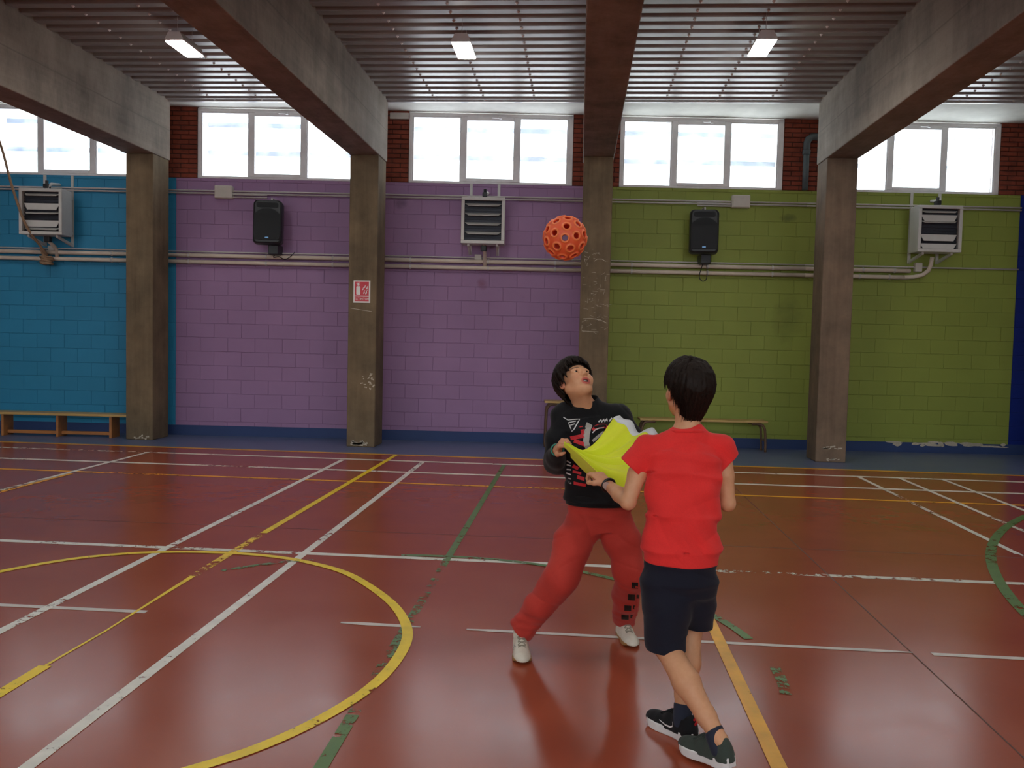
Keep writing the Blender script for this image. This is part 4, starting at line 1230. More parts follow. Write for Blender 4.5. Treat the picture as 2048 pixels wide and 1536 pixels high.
def shoe(root, org, P, toe, up, L, style, mats, name='shoe'):
    """shoe in a local frame: x toward the toe, z up, sole at z = 0, heel at x = 0"""
    toe = unit(toe); up = np.asarray(up, float); up = unit(up - toe * (up @ toe)); lat = np.cross(up, toe)
    Mx = Matrix(((toe[0], lat[0], up[0], 0), (toe[1], lat[1], up[1], 0), (toe[2], lat[2], up[2], 0), (0, 0, 0, 1)))
    Mx = Matrix.Translation(Vector(P) - Vector(org)) @ Mx
    g = L / 0.24; h = 0.003
    def outline(t):   # half width along the length
        return np.interp(t, [0, 0.06, 0.2, 0.42, 0.68, 0.85, 0.95, 1.0], [0.018, 0.029, 0.033, 0.032, 0.042, 0.040, 0.028, 0.010]) * g
    solh = 0.020 if style == 'flat' else 0.034
    def slab(z0, z1, grow, rock):
        def fn(X, Y, Z):
            t = np.clip(X / L, 0, 1); w = outline(t) + grow
            dz0 = z0 + rock * (np.maximum(t - 0.75, 0) ** 2 * 0.30 + np.maximum(0.12 - t, 0) * 0.05) * g
            top = z1 + (0.010 * np.maximum(0.25 - t, 0) * 4 if style != 'flat' else 0.0)
            dx = np.maximum(-X - grow, X - L - grow)
            return np.maximum(np.maximum(np.abs(Y) - w, dx), np.maximum(dz0 - Z, Z - top))
        return fn
    lo, hi = np.array((-0.03, -0.07, -0.02)), np.array((L + 0.03, 0.07, 0.15))
    vs = Vol(lo, hi, h)
    vs.op(slab(0.0, solh * g, 0.003, 1.0), lo, hi, 0.004)
    vu = Vol(lo, hi, h)
    zb = solh * g * 0.8
    secs = [(0.0, 0.030, 0.055), (0.12, 0.033, 0.082), (0.30, 0.035, 0.080), (0.5, 0.036, 0.060), (0.7, 0.039, 0.036), (0.86, 0.036, 0.030), (0.94, 0.024, 0.024)]
    for (t0, w0, h0), (t1, w1, h1) in zip(secs[:-1], secs[1:]):
        a = np.array((max(t0 * L, 0.026 * g), 0, zb)); b = np.array((t1 * L, 0, zb))
        def fn(X, Y, Z):
            t = np.clip((X - a[0]) / (b[0] - a[0]), 0, 1)
            w = (w0 + (w1 - w0) * t) * g; hh = (h0 + (h1 - h0) * t) * g
            dx = X - (a[0] + (b[0] - a[0]) * t)
            r = np.sqrt((Y / w) ** 2 + (np.maximum(Z - zb, 0) / hh) ** 2 + (dx / w) ** 2)
            return (r - 1) * np.minimum(w, hh)
        vu.op(fn, lo, hi, 0.012)
    vu.plane((0, 0, zb - 0.004), (0, 0, -1))
    vu.cap((0.052 * g, 0, 0.098 * g), (0.048 * g, 0, 0.15 * g), 0.027 * g, 0.032 * g, 0.004, mode='s')   # opening for the foot
    me, V, F = vu.mesh(name); me.transform(Mx)
    o = link(name, me, M[mats[0]], root)
    me, V, F = vs.mesh('sole'); me.transform(Mx); link('sole', me, M[mats[1]], o)
    bv = BVHTree.FromPolygons([v.co[:] for v in o.data.vertices], [tuple(p.vertices) for p in o.data.polygons])
    def drop(x, y, z=0.2, d=(0, 0, -1), lift=0.002):
        p = Mx @ Vector((x, y, z)); dd = (Mx.to_3x3() @ Vector(d)).normalized()
        hit = bv.ray_cast(p, dd)
        return (hit[0] - dd * lift) if hit[0] is not None else None
    lc = MB()
    for i in range(5):
        t = 0.40 + i * 0.065
        for sg in (1, -1):
            pts = [drop(t * L + 0.012 * g * (q - 0.5) * sg, (q - 0.5) * 0.036 * g) for q in (0, 0.25, 0.5, 0.75, 1)]
            pts = [p for p in pts if p is not None]
            if len(pts) > 2: lc.tube(pts, 0.0026 * g, 6)
    if lc.v: lc.build('laces', M[mats[2]], o)
    return o, Mx, drop

def project_strokes(name, parent, org, bv, strokes, c, S, U, F, mat):
    """printed strokes laid onto a garment: coordinates across (s) and up (u) in metres, thrown along -F"""
    m = MB()
    for pts, w in strokes:
        pts = [Vector(p) for p in pts]
        dense = []
        for a, b in zip(pts[:-1], pts[1:]):
            n = max(2, int((b - a).length / 0.012))
            dense += [a.lerp(b, i / n) for i in range(n)]
        dense.append(pts[-1])
        nw = max(1, int(w / 0.012)); rows = []
        for i, p in enumerate(dense):
            a = dense[max(i-1, 0)]; b = dense[min(i+1, len(dense)-1)]
            t = (b - a).normalized(); nn = Vector((-t.y, t.x))
            row = []
            for j in range(nw + 1):
                q = p + nn * w * (j / nw - 0.5)
                o = Vector(c + q.x * S + q.y * U + 0.4 * F)
                hit = bv.ray_cast(o, Vector(-F))
                row.append(None if hit[0] is None else hit[0] + Vector(F) * 0.003 - Vector(org))
            rows.append(row)
        for r0, r1 in zip(rows[:-1], rows[1:]):
            for j in range(nw):
                q = (r0[j], r0[j+1], r1[j+1], r1[j])
                if None in q: continue
                m.add(q, [(0, 1, 2, 3)])
    if m.v: return m.build(name, mat, parent)
def bvh_of(V, F): return BVHTree.FromPolygons([tuple(map(float, p)) for p in V], [tuple(map(int, f)) for f in F])
def wr(v, lo, hi, amp, dirs):
    """cloth folds: a few travelling waves added to the distance field"""
    def fn(X, Y, Z):
        d = 0
        for (kx, ky, kz, ph, a) in dirs:
            d = d + a * np.sin(kx * X + ky * Y + kz * Z + ph + 1.3 * np.sin(9 * X + 7 * Z + ph) )
        return amp * d
    v.op(fn, lo, hi, 0, 'a')
    def crease(X, Y, Z):
        q = 34 * X + 12 * Y + 40 * Z + 2.2 * np.sin(7 * X - 11 * Z) 
        q2 = -30 * X + 9 * Y + 33 * Z + 2.0 * np.sin(9 * Z + 6 * X + 1)
        m = 0.5 + 0.5 * np.sin(13 * X + 8 * Z + 5 * Y)
        return amp * (1.1 * m * (1 - np.abs(np.sin(q * 0.5))) ** 4 + 1.1 * (1 - m) * (1 - np.abs(np.sin(q2 * 0.5))) ** 4)
    v.op(crease, lo, hi, 0, 'a')

# ------------------------------------------------------------------ the child in red tee, seen from behind
A3 = np.array
def child_red():
    org = (0.42, 3.28, 0.0)
    root = empty('person', org)
    tag(root, 'child in red tee and navy shorts seen from behind, holding the yellow bib', 'person')
    S = unit((0.99, 0.12, 0))            # viewer right = the child's right
    Fw = unit((-0.12, 0.99, 0)); U = A3((0, 0, 1.0))
    lsh, rsh = A3((0.278, 3.375, 1.095)), A3((0.562, 3.40, 1.10))
    lel, lwr = A3((0.205, 3.325, 0.888)), A3((0.130, 3.50, 0.925))
    rel, rwr = A3((0.592, 3.385, 0.885)), A3((0.490, 3.565, 0.93))
    lh, rh = A3((0.350, 3.30, 0.72)), A3((0.475, 3.31, 0.72))
    lk, la = A3((0.357, 3.235, 0.365)), A3((0.532, 3.02, 0.110))
    rk, ra = A3((0.462, 3.38, 0.385)), A3((0.430, 3.272, 0.085))
    hc = A3((0.424, 3.392, 1.318)); k = 1.0
    hF = unit((-0.30, 0.93, 0.16)); hS, hF, hU = frame(hF, (0.02, -0.1, 1))
    v = Vol((0.02, 2.95, 0.02), (0.70, 3.74, 1.46), 0.004)
    L = head(v, hc, hS, hF, hU, False, k)
    nb = A3((0.428, 3.372, 1.15))
    v.cap(L(0, -0.018, -0.06), nb, 0.047, 0.050, 0.02)
    v.loft([((0.41, 3.31, 0.70), 0.110, 0.080), ((0.41, 3.32, 0.82), 0.105, 0.075), ((0.418, 3.35, 1.00), 0.125, 0.082), ((0.424, 3.37, 1.09), 0.11, 0.065)], S, 0.03)
    v.cap(lsh, nb, 0.035, 0.04, 0.03); v.cap(rsh, nb, 0.035, 0.04, 0.03)
    v.chain([lsh, (lsh + lel) / 2 + (-0.004, 0, 0), lel], [0.040, 0.036, 0.029], 0.012)
    v.chain([lel, lel * 0.6 + lwr * 0.4, lwr], [0.030, 0.030, 0.020], 0.012)
    v.chain([rsh, (rsh + rel) / 2, rel], [0.040, 0.036, 0.029], 0.012)
    v.chain([rel, rel * 0.6 + rwr * 0.4, rwr], [0.030, 0.030, 0.020], 0.012)
    d = lwr - lel
    hand(v, lwr, unit((-0.55, 0.55, 0.45)), unit((-0.1, 0.3, -0.9)), 1, (30, 60, 45))
    hand(v, rwr, unit((-0.55, 0.6, 0.35)), unit((0.1, 0.3, -0.9)), -1, (30, 60, 45))
    for hp, kn, an in ((lh, lk, la), (rh, rk, ra)):
        v.chain([hp, (hp + kn) / 2, kn], [0.060, 0.058, 0.046], 0.02)
        ca = kn * 0.62 + an * 0.38
        back = unit(np.cross(np.cross(an - kn, hp - kn), an - kn)) if np.linalg.norm(np.cross(an - kn, hp - kn)) > 1e-4 else A3((0, -1, 0))
        v.chain([kn, ca + A3((0, -0.012, 0)), kn * 0.25 + an * 0.75, an], [0.046, 0.049, 0.034, 0.029], 0.02)
    v.cap(ra, ra + A3((-0.020, 0.023, -0.045)), 0.028, 0.02, 0.01)
    v.cap(la, la + A3((-0.020, 0.024, -0.050)), 0.028, 0.02, 0.01)
    body, V, F = put('body', v, M['skin'], root, org, 1)
    skin_colours(body.data, V, hc, hS, hF, hU, k, False, [lwr, rwr])
    eyes(root, org, L, hF, k)
    hair('hair', root, org, hc, hS, hF, hU, k, 'short', 3)
    # tee
    v = Vol((0.10, 3.15, 0.62), (0.70, 3.56, 1.24), 0.004)
    v.loft([((0.412, 3.305, 0.60), 0.150, 0.105), ((0.410, 3.305, 0.72), 0.146, 0.104), ((0.410, 3.315, 0.84), 0.137, 0.097), ((0.415, 3.345, 0.99), 0.150, 0.100), ((0.421, 3.365, 1.06), 0.142, 0.088), ((0.426, 3.372, 1.115), 0.10, 0.066)], S, 0.03)
    v.cap((0.426, 3.374, 1.135), (0.427, 3.374, 1.152), 0.062, 0.061, 0.02)
    v.cap(lsh, (0.39, 3.374, 1.125), 0.046, 0.046, 0.03); v.cap(rsh, (0.46, 3.374, 1.125), 0.046, 0.046, 0.03)
    ls1, rs1 = A3((0.200, 3.345, 1.000)), A3((0.606, 3.40, 1.008))
    v.cap(lsh, ls1, 0.051, 0.060, 0.025); v.cap(rsh, rs1, 0.051, 0.056, 0.025)
    lo, hi = A3((0.10, 3.15, 0.62)), A3((0.70, 3.56, 1.24))
    wr(v, lo, hi, 0.0034, [(30, 10, 42, 0.3, 0.9), (-34, 8, 46, 1.7, 0.8), (55, 0, 18, 2.1, 0.4)])
    def fold(X, Y, Z):   # slanting folds low on the back
        q = (Z - 0.66) * 0.75 + (X - 0.52) * 0.9
        w = np.exp(-((Z - 0.77) / 0.09) ** 2) * np.exp(-((X - 0.46) / 0.10) ** 2)
        return 0.004 * w * np.sin(q * 95)
    v.op(fold, lo, hi, 0, 'a')
    v.plane((0.41, 3.3, 0.668), unit((-0.03, 0, -1)), lo=A3((0.2, 3.1, 0.6)), hi=A3((0.7, 3.6, 0.8)))
    v.plane((0.210, 3.35, 1.020), unit((-0.66, -0.05, -0.75)), lo=A3((0.05, 3.1, 0.9)), hi=A3((0.258, 3.6, 1.2)))
    v.plane((0.592, 3.40, 1.045), unit((0.72, 0.0, -0.70)), lo=A3((0.562, 3.1, 0.9)), hi=A3((0.75, 3.6, 1.2)))
    v.cap(A3((0.215, 3.35, 1.03)), A3((0.175, 3.33, 0.95)), 0.040, 0.045, 0.004, mode='s')
    v.cap(A3((0.590, 3.40, 1.04)), A3((0.625, 3.40, 0.97)), 0.038, 0.042, 0.004, mode='s')
    v.cap((0.427, 3.384, 1.185), (0.428, 3.388, 1.26), 0.046, 0.06, 0.004, mode='s')
    tee, tV, tF = put('tee_shirt', v, M['tee_red'], root, org, 1)
    # neckband
    c = A3((0.427, 3.376, 1.156)); nk = []
    for i in range(41):
        a = 2 * PI * i / 40
        nk.append(Vector(c + S * 0.0615 * math.cos(a) + Fw * 0.0615 * math.sin(a) + U * (0.006 - 0.008 * math.sin(a))) - Vector(org))
    MB().tube(nk, 0.008, 8).build('neckband', M['tee_red'], tee, smooth=True)
    # shorts
    v = Vol((0.22, 3.12, 0.30), (0.62, 3.52, 0.80), 0.004)
    v.loft([((0.411, 3.305, 0.74), 0.118, 0.080), ((0.411, 3.30, 0.665), 0.130, 0.090), ((0.411, 3.30, 0.60), 0.141, 0.100), ((0.411, 3.30, 0.55), 0.132, 0.086)], S, 0.03)
    v.chain([(0.356, 3.292, 0.575), (0.356, 3.275, 0.50), (0.362, 3.250, 0.33)], [0.092, 0.088, 0.082], 0.03)
    v.chain([(0.468, 3.315, 0.575), (0.480, 3.345, 0.50), (0.484, 3.37, 0.38)], [0.084, 0.074, 0.066], 0.03)
    lo, hi = A3((0.22, 3.12, 0.30)), A3((0.62, 3.52, 0.80))
    wr(v, lo, hi, 0.003, [(38, 0, 10, 0, 1), (-26, 12, 24, 1, 0.7)])
    v.plane((0.362, 3.26, 0.348), (0.05, 0, -1), lo=lo, hi=A3((0.432, 3.52, 0.5)))
    v.plane((0.49, 3.36, 0.402), (-0.05, 0, -1), lo=A3((0.432, 3.12, 0.3)), hi=A3((0.62, 3.52, 0.5)))
    put('shorts', v, M['shorts'], root, org, 1)
    # socks, shoes
    for a, dr in ((ra, (0.004, 0.012, 0.050)), (la, unit(lk - la) * 0.05)):
        v = Vol(a - 0.09, a + 0.13, 0.0035)
        v.cap(a + A3((0, 0, -0.03)), a + A3(dr), 0.036, 0.035, 0.01)
        n = unit(dr); v.plane(a + A3(dr) * 0.85, n)
        put('sock', v, M['sock'], root, org, 1)
    o, Mx, drop = shoe(root, org, (0.474, 3.222, 0.0), (-0.66, 0.75, 0), (0, 0, 1), 0.235, 'run', ('shoe_black', 'foam_white', 'shoe_black'))
    # side emblem on the near flank: a swept tick
    sw = [(0.085, 0.062, 0.003), (0.080, 0.048, 0.006), (0.092, 0.040, 0.007), (0.115, 0.040, 0.005), (0.150, 0.047, 0.002)]
    for i in (0,):
        m = MB(); vs = []
        for x, z, w in sw:
            for sg in (1, -1):
                p = drop(x, 0.12, z + sg * w / 2, (0, -1, 0), 0.0015)
                vs.append(p if p is not None else Mx @ Vector((x, 0.036, z + sg * w / 2)))
        m.add(vs, [(2*i, 2*i+1, 2*i+3, 2*i+2) for i in range(len(sw) - 1)])
        m.build('emblem', M['foam_white'], o)
    pl = MB().tube([Mx @ Vector(p) for p in ((0.004, 0, 0.07), (-0.006, 0, 0.085), (0.0, 0, 0.10), (0.008, 0, 0.088))], 0.005, 6); pl.build('pull_tab', M['print_red'], o)
    tdir = unit((-0.62, 0.77, -0.10)); upd = unit((-0.10, 0.05, 0.99))
    hp = la - tdir * 0.045 - unit(upd - tdir * (upd @ tdir)) * 0.085
    shoe(root, org, hp, tdir, upd, 0.235, 'run', ('shoe_grey', 'foam_white', 'shoe_grey'))
    # wristwatch
    ad = unit(lwr - lel); wc = lwr - ad * 0.012; e1 = unit(np.cross(ad, (0, 0, 1))); e2 = np.cross(ad, e1)
    ring = [Vector(wc + 0.0265 * (math.cos(2*PI*i/24) * e1 + math.sin(2*PI*i/24) * e2)) - Vector(org) for i in range(25)]
    w = MB().tube(ring, 0.0055, 8).build('wristwatch', M['watch_black'], root, smooth=True)
    f0 = wc - e1 * 0.0 + unit((-0.3, -0.95, 0.1)) * 0.028
    dd = unit((-0.3, -0.95, 0.1))
    MB().tube([Vector(f0) - Vector(org), Vector(f0 + dd * 0.008) - Vector(org)], 0.015, 18).build('watch_face', M['silver'], w)
    return lwr, rwr
child_red()

# ------------------------------------------------------------------ the child in black sweatshirt, head thrown back
def child_black():
    org = (0.06, 4.15, 0.0)
    root = empty('person', org)
    tag(root, 'child in black printed sweatshirt and red joggers looking up at the ball', 'person')
    Fw = unit((0.22, -0.97, 0.0)); U = A3((0, 0, 1.0)); S = np.cross(Fw, U)    # S: the child's right = viewer left
    rsh, lsh = A3((-0.062, 4.17, 1.145)), A3((0.200, 4.21, 1.150))
    rel, rwr = A3((-0.100, 4.125, 0.915)), A3((-0.086, 3.945, 1.000))
    lel, lwr = A3((0.315, 4.15, 0.940)), A3((0.262, 3.96, 0.955))
    rh, lh = A3((0.045, 4.15, 0.685)), A3((0.200, 4.175, 0.685))
    rk, ra = A3((-0.050, 3.985, 0.405)), A3((-0.244, 4.12, 0.095))
    lk, la = A3((0.268, 4.10, 0.405)), A3((0.268, 4.385, 0.095))
    hc = A3((-0.012, 4.175, 1.305)); k = 0.96
    hF = unit((0.38, -0.64, 0.66)); hS, hF, hU = frame(hF, (-0.30, 0.55, 0.78))
    v = Vol((-0.33, 3.80, 0.02), (0.42, 4.50, 1.44), 0.0036)
    L = head(v, hc, hS, hF, hU, True, k)
    nb = A3((0.052, 4.195, 1.165))
    v.cap(L(0, -0.016, -0.055), nb, 0.046, 0.052, 0.022)
    v.cap(L(0, 0.03, -0.085), nb + A3((0.012, -0.035, 0.0)), 0.022, 0.02, 0.03)
    v.loft([((0.122, 4.16, 0.70), 0.115, 0.085), ((0.110, 4.16, 0.82), 0.11, 0.08), ((0.078, 4.18, 1.02), 0.128, 0.085), ((0.062, 4.19, 1.12), 0.11, 0.07)], S, 0.03)
    v.cap(lsh, nb, 0.035, 0.04, 0.03); v.cap(rsh, nb, 0.035, 0.04, 0.03)
    for a, b, c in ((rsh, rel, rwr), (lsh, lel, lwr)):
        v.chain([a, (a + b) / 2, b], [0.040, 0.036, 0.030], 0.012); v.chain([b, b*0.6 + c*0.4, c], [0.030, 0.030, 0.020], 0.012)
    hand(v, rwr, unit((0.25, -0.75, 0.62)), unit((0.85, -0.1, -0.3)), -1, (40, 65, 45))
    hand(v, lwr, unit((-0.35, -0.85, 0.30)), unit((-0.6, 0.0, -0.7)), 1, (40, 65, 45))
    for hp, kn, an in ((rh, rk, ra), (lh, lk, la)):
        v.chain([hp, (hp + kn) / 2, kn], [0.058, 0.058, 0.046], 0.02)
        v.chain([kn, kn * 0.6 + an * 0.4, an], [0.046, 0.047, 0.029], 0.02)
    v.cap(ra, ra + A3((0.004, -0.03, -0.05)), 0.027, 0.02, 0.01); v.cap(la, la + A3((0.006, -0.03, -0.05)), 0.027, 0.02, 0.01)
    body, V, F = put('body', v, M['skin'], root, org, 1)
    skin_colours(body.data, V, hc, hS, hF, hU, k, True, [rwr + unit((0.25, -0.75, 0.62)) * 0.05])
    eyes(root, org, L, hF, k)
    hair('hair', root, org, hc, hS, hF, hU, k, 'long', 5)
    # teeth
    tp = [Vector(L(s, 0.0795 - 30 * s * s, -0.0545)) - Vector(org) for s in (-0.011, -0.005, 0, 0.005, 0.011)]
    MB().tube(tp, 0.0028, 6).build('teeth', M['eye_white'], root)
    # sweatshirt
    lo, hi = A3((-0.24, 3.90, 0.62)), A3((0.44, 4.36, 1.26))
    v = Vol(lo, hi, 0.004)
    v.loft([((0.122, 4.155, 0.64), 0.165, 0.122), ((0.122, 4.155, 0.74), 0.168, 0.125), ((0.112, 4.16, 0.84), 0.162, 0.118), ((0.080, 4.175, 1.00), 0.160, 0.118), ((0.065, 4.185, 1.08), 0.145, 0.102), ((0.056, 4.192, 1.13), 0.10, 0.078)], S, 0.03)
    v.cap(lsh, nb, 0.054, 0.05, 0.03); v.cap(rsh, nb, 0.054, 0.05, 0.03)
    v.chain([rsh, (rsh + rel) / 2 + A3((-0.008, 0, 0)), rel], [0.058, 0.058, 0.054], 0.02); v.chain([rel, (rel + rwr) / 2, rwr], [0.054, 0.046, 0.034], 0.02)
    v.chain([lsh, (lsh + lel) / 2, lel], [0.058, 0.056, 0.054], 0.02); v.chain([lel, (lel + lwr) / 2, lwr], [0.054, 0.046, 0.034], 0.02)
    # stand collar with a slouch
    v.cap(A3((0.056, 4.195, 1.14)), A3((0.036, 4.200, 1.205)), 0.074, 0.068, 0.02)
    wr(v, lo, hi, 0.004, [(24, 10, 46, 0.3, 0.9), (-30, 8, 40, 1.7, 0.8), (50, 0, 20, 2.1, 0.4)])
    v.cap(A3((0.040, 4.193, 1.178)), A3((0.018, 4.185, 1.28)), 0.058, 0.075, 0.006, mode='s')
    v.plane((0.12, 4.15, 0.738), (0, 0, -1), lo=lo, hi=A3((0.44, 4.36, 0.85)))
    v.plane(rwr, unit(rwr - rel), lo=rwr - 0.06, hi=rwr + 0.06); v.plane(lwr, unit(lwr - lel), lo=lwr - 0.06, hi=lwr + 0.06)
    top, tV, tF = put('sweatshirt', v, M['sweat_black'], root, org, 1)
    v = Vol((-0.09, 3.99, 0.70), (0.34, 4.33, 0.80), 0.004)
    v.loft([((0.122, 4.155, 0.66), 0.166, 0.122), ((0.120, 4.156, 0.84), 0.167, 0.124)], S, 0.01)
    v.plane((0.12, 4.15, 0.722), (0, 0, -1)); v.plane((0.12, 4.15, 0.772), (0, 0, 1))
    put('hem_band', v, M['sweat_black'], top, org, 0)
    # print on the chest
    bv = bvh_of(tV, tF); c = A3((0.078, 4.06, 1.015))
    kk = 1 / 417.0
    def P(x, y): return (-(1040 + x / 7.68 - 1185) * kk, (883 - (690 + y / 7.68)) * kk)
    def P1(x, y): return (-(1000 + x / 4.096 - 1185) * kk, (883 - (690 + y / 4.096)) * kk)
    args = (top, org, bv)
    project_strokes('chest_print', *args, [([P(950, 1210), P(972, 1320)], 0.016), ([P(805, 1400), P(985, 1345)], 0.018), ([P(850, 1430), P(1010, 1480)], 0.018),
        ([P(1115, 1265), P(1160, 1225), P(1220, 1200), P(1300, 1195), P(1390, 1240)], 0.017),
        ([P1(610, 965), P1(650, 985)], 0.016), ([P1(610, 1010), P1(670, 1020)], 0.012), ([P1(640, 1050), P1(690, 1060)], 0.016), ([P1(615, 1100), P1(700, 1108)], 0.014)], c, S, U, Fw, M['print_red'])
    project_strokes('chest_print', *args, [([P(1085, 1170), P(1050, 1230), P(1025, 1320), P(1010, 1440), P(1035, 1530)], 0.026), ([P(1105, 1420), P(1190, 1350), P(1290, 1285)], 0.012), ([P(1060, 1540), P(1110, 1600)], 0.018)], c, S, U, Fw, M['print_grey'])
    project_strokes('chest_print', *args, [([P(700, 1085), P(765, 1125), P(950, 1108), P(815, 1292), P(775, 1160)], 0.004), ([P(775, 1165), P(890, 1140)], 0.004), ([P(800, 1205), P(870, 1180)], 0.004),
        ([P(1225, 1140), P(1275, 1110), P(1270, 1145), P(1320, 1105), P(1320, 1140), P(1370, 1095), P(1365, 1135)], 0.006), ([P(1400, 1135), P(1450, 1085)], 0.006),
        ([P(1108, 1300), P(1150, 1255), P(1215, 1228), P(1290, 1222)], 0.005),
        ([P1(565, 930), P1(595, 945)], 0.006), ([P1(565, 960), P1(598, 968)], 0.006), ([P1(566, 1000), P1(598, 1000)], 0.006), ([P1(566, 1030), P1(598, 1040)], 0.006), ([P1(570, 1070), P1(600, 1075)], 0.006), ([P1(570, 1100), P1(600, 1108)], 0.007)], c, S, U, Fw, M['print_white'])
    # joggers
    lo, hi = A3((-0.36, 3.85, 0.03)), A3((0.40, 4.50, 0.80))
    v = Vol(lo, hi, 0.0042)
    v.loft([((0.122, 4.16, 0.77), 0.138, 0.096), ((0.122, 4.16, 0.70), 0.148, 0.104), ((0.122, 4.16, 0.66), 0.152, 0.108), ((0.122, 4.16, 0.60), 0.148, 0.110)], S, 0.02)
    v.chain([rh + A3((-0.012, -0.03, -0.085)), (rh + rk) / 2, rk + A3((0.0, -0.005, 0)), rk * 0.5 + ra * 0.5, ra * 1.08 - rk * 0.08], [0.092, 0.088, 0.079, 0.070, 0.060], 0.03)
    v.chain([lh + A3((0.012, -0.02, -0.085)), (lh + lk) / 2, lk, lk * 0.5 + la * 0.5, la * 1.08 - lk * 0.08], [0.088, 0.084, 0.074, 0.065, 0.057], 0.03)
    wr(v, lo, hi, 0.0038, [(28, 10, 30, 0.3, 0.9), (-22, 8, 44, 1.7, 0.8), (40, 0, 16, 2.1, 0.4)])
    def bunch(X, Y, Z): return 0.0018 * np.exp(-((Z - 0.15) / 0.05) ** 2) * np.sin(150 * Z + 12 * X)
    v.op(bunch, lo, hi, 0, 'a')
    v.plane(ra + A3((0.0, 0, -0.006)), unit(A3((-0.75, 0.1, -0.85))), lo=lo, hi=A3((0.03, 4.5, 0.30))); v.plane(la + A3((0, 0, -0.034)), (0, 0.2, -1), lo=A3((0.13, 3.9, 0.0)), hi=A3((0.40, 4.5, 0.24)))
    jog, jV, jF = put('joggers', v, M['trouser_red'], root, org, 1)
    bv = bvh_of(jV, jF)
    view = unit(A3((0.27, 4.2, 0.25)) - A3((0, 0, 1.5))) * -1
    cs = A3((0.285, 4.12, 0.25)); Sx = unit(np.cross(view, U)); Ux = np.cross(Sx, view)
    st = []
    for i, (dx, dz, w, h) in enumerate([(-0.012, 0.085, 0.030, 0.028), (0.002, 0.030, 0.034, 0.028), (0.018, -0.022, 0.034, 0.026), (0.030, -0.068, 0.036, 0.024)]):
        st.append(([(dx + w/2, dz), (dx - w/2, dz)], h))
        st.append(([(dx - w/2 - 0.008, dz + 0.006), (dx - w/2 - 0.020, dz + 0.006)], 0.018))
    for q in range(0, len(st), 2): project_strokes('leg_print', jog, org, bv, st[q:q+2], cs, Sx, Ux, view, M['print_black'])
    # shoes
    o, Mx, drop = shoe(root, org, (-0.250, 4.170, 0.0), (0.12, -0.99, 0), (0, 0, 1), 0.245, 'flat', ('shoe_white', 'gum', 'lace'))
    m = MB()
    for i in range(4):
        x = 0.10 + i * 0.014
        q = [drop(x + a, -0.12, z, (0, 1, 0), 0.001) for a, z in ((0, 0.030), (0.004, 0.030), (0.006, 0.052), (0.002, 0.052))]
        if None not in q: m.add(q, [(0, 1, 2, 3)])
    if m.v: m.build('lettering', M['logo_blue'], o)
    shoe(root, org, (0.255, 4.445, 0.0), (0.22, -0.975, 0), (0, 0, 1), 0.235, 'flat', ('shoe_white', 'gum', 'lace'))
    for a in (ra, la):
        v = Vol(a - 0.09, a + 0.13, 0.0035)
        v.cap(a + A3((0, 0, -0.03)), a + A3((0.0, 0, 0.07)), 0.036, 0.036, 0.01); v.plane(a + A3((0, 0, 0.06)), (0, 0, 1))
        put('sock', v, M['shoe_white'], root, org, 1)
    # wrist band
    ad = unit(rwr - rel); wc = rwr + ad * 0.004; e1 = unit(np.cross(ad, (0, 0, 1))); e2 = np.cross(ad, e1)
    ring = [Vector(wc + 0.028 * (math.cos(2*PI*i/24) * e1 + math.sin(2*PI*i/24) * e2)) - Vector(org) for i in range(25)]
    MB().tube(ring, 0.004, 8).build('wrist_band', M['teal'], root, smooth=True)
child_black()

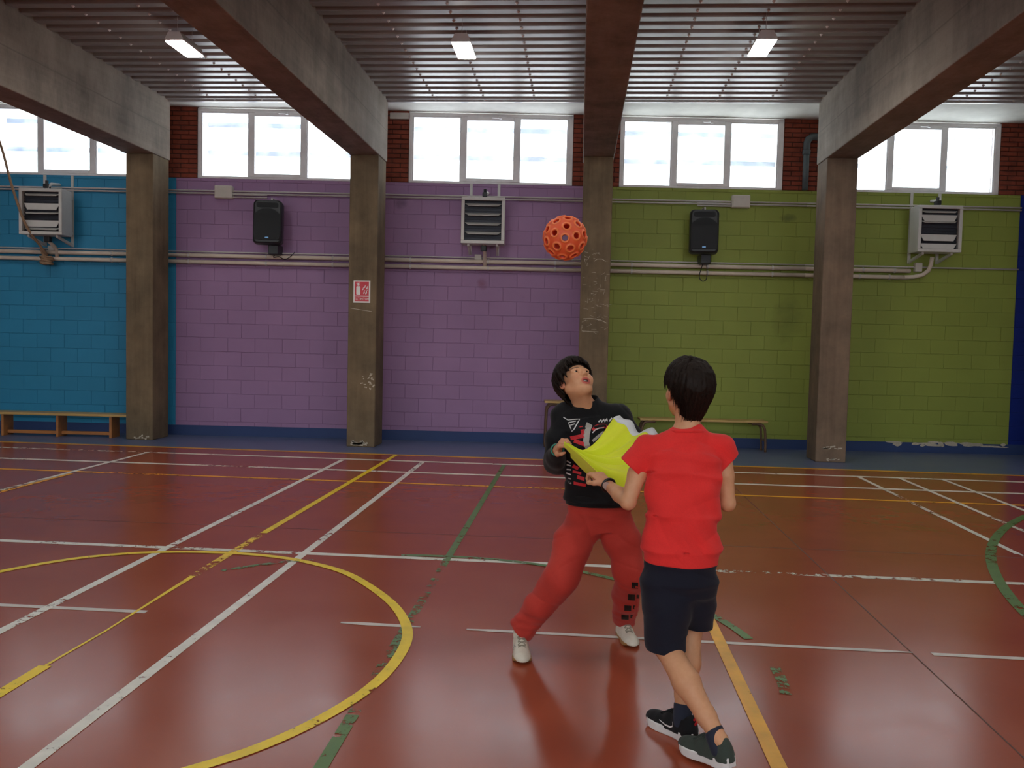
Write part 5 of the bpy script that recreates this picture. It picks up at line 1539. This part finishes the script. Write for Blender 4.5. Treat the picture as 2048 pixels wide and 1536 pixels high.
# ------------------------------------------------------------------ the bib they hold between them
def bib():
    P1 = Vector((-0.066, 3.87, 1.052))       # gathered in the far child's hand
    org = Vector((0.12, 3.70, 0.95))
    t = empty('sports_bib', org)
    tag(t, 'fluorescent yellow bib stretched between the two children', 'sports bib')
    # free edge, from the near hand round to the far side
    edge = smooth_path([(0.085, 3.575, 0.948), (0.175, 3.555, 0.90), (0.235, 3.60, 0.93), (0.300, 3.66, 1.00), (0.345, 3.74, 1.05), (0.300, 3.83, 1.10), (0.225, 3.90, 1.115), (0.160, 3.93, 1.145)], 8)
    n, r = len(edge), 26
    G = []
    for i, e in enumerate(edge):
        a = i / (n - 1); row = []
        for j in range(r + 1):
            q = 0.06 + 0.94 * j / r
            p = P1.lerp(e, q)
            fold = 0.030 * math.sin(a * 21 + 0.6) * q * (1 - 0.35 * q) + 0.012 * math.sin(a * 43 + 2 * q)
            sag = -0.05 * math.sin(PI * q) * math.sin(PI * a) - 0.085 * math.sin(PI * q) * max(0, a - 0.35) / 0.65
            p = p + Vector((0.2, -0.55, 0.8)) * fold + Vector((0, 0, sag))
            row.append(p - org)
        G.append(row)
    hole_i, hole_j = int(n * 0.20), int(r * 0.66)
    m = MB(); vs = [p for row in G for p in row]; fs = []
    rim = []
    for i in range(n - 1):
        for j in range(r):
            if ((i + .5 - hole_i) / 2.6) ** 2 + ((j + .5 - hole_j) / 3.2) ** 2 < 1: continue
            fs.append((i*(r+1)+j, i*(r+1)+j+1, (i+1)*(r+1)+j+1, (i+1)*(r+1)+j))
    m.add(vs, fs)
    o = m.build('cloth', M['bib'], t, smooth=True)
    md = o.modifiers.new('thick', 'SOLIDIFY'); md.thickness = 0.003
    sb = o.modifiers.new('soft', 'SUBSURF'); sb.levels = 1; sb.render_levels = 2
    # second layer hanging under the first, seen through the armhole
    m = MB(); vs = [p + Vector((0.01, 0.035, -0.03)) for row in G[:int(n*0.55)] for p in row]; k = int(n*0.55)
    m.add(vs, [(i*(r+1)+j, i*(r+1)+j+1, (i+1)*(r+1)+j+1, (i+1)*(r+1)+j) for i in range(k - 1) for j in range(3, r)])
    o2 = m.build('back_panel', M['bib'], t, smooth=True)
    md = o2.modifiers.new('thick', 'SOLIDIFY'); md.thickness = 0.003
    sb = o2.modifiers.new('soft', 'SUBSURF'); sb.levels = 1; sb.render_levels = 2
    # armhole trim
    ring = []
    for k in range(25):
        a = 2 * PI * k / 24
        fi, fj = hole_i + 2.7 * math.cos(a), hole_j + 3.3 * math.sin(a)
        i0, j0 = max(0, min(n - 2, int(fi))), max(0, min(r - 1, int(fj))); u_, v_ = fi - i0, fj - j0
        p = (G[i0][j0] * (1-u_) + G[i0+1][j0] * u_) * (1-v_) + (G[i0][j0+1] * (1-u_) + G[i0+1][j0+1] * u_) * v_
        ring.append(p)
    MB().tube(ring, 0.0045, 6).build('armhole_trim', M['bib_trim'], t, smooth=True)
    # white shoulder flap at the far edge
    fl_ = MB(); top = [G[i][r] for i in range(int(n * 0.66), n)]
    vs = []
    for k, p in enumerate(top):
        w = 0.014 + 0.004 * math.sin(k * 0.6)
        vs += [p, p + Vector((0.010, 0.010, w * 0.6)), p + Vector((0.03, 0.02, w))]
    fl_.add(vs, [(3*k + q, 3*k + q + 1, 3*k + q + 4, 3*k + q + 3) for k in range(len(top) - 1) for q in (0, 1)])
    o3 = fl_.build('white_flap', M['bib_white'], t, smooth=True)
    md = o3.modifiers.new('thick', 'SOLIDIFY'); md.thickness = 0.003
bib()
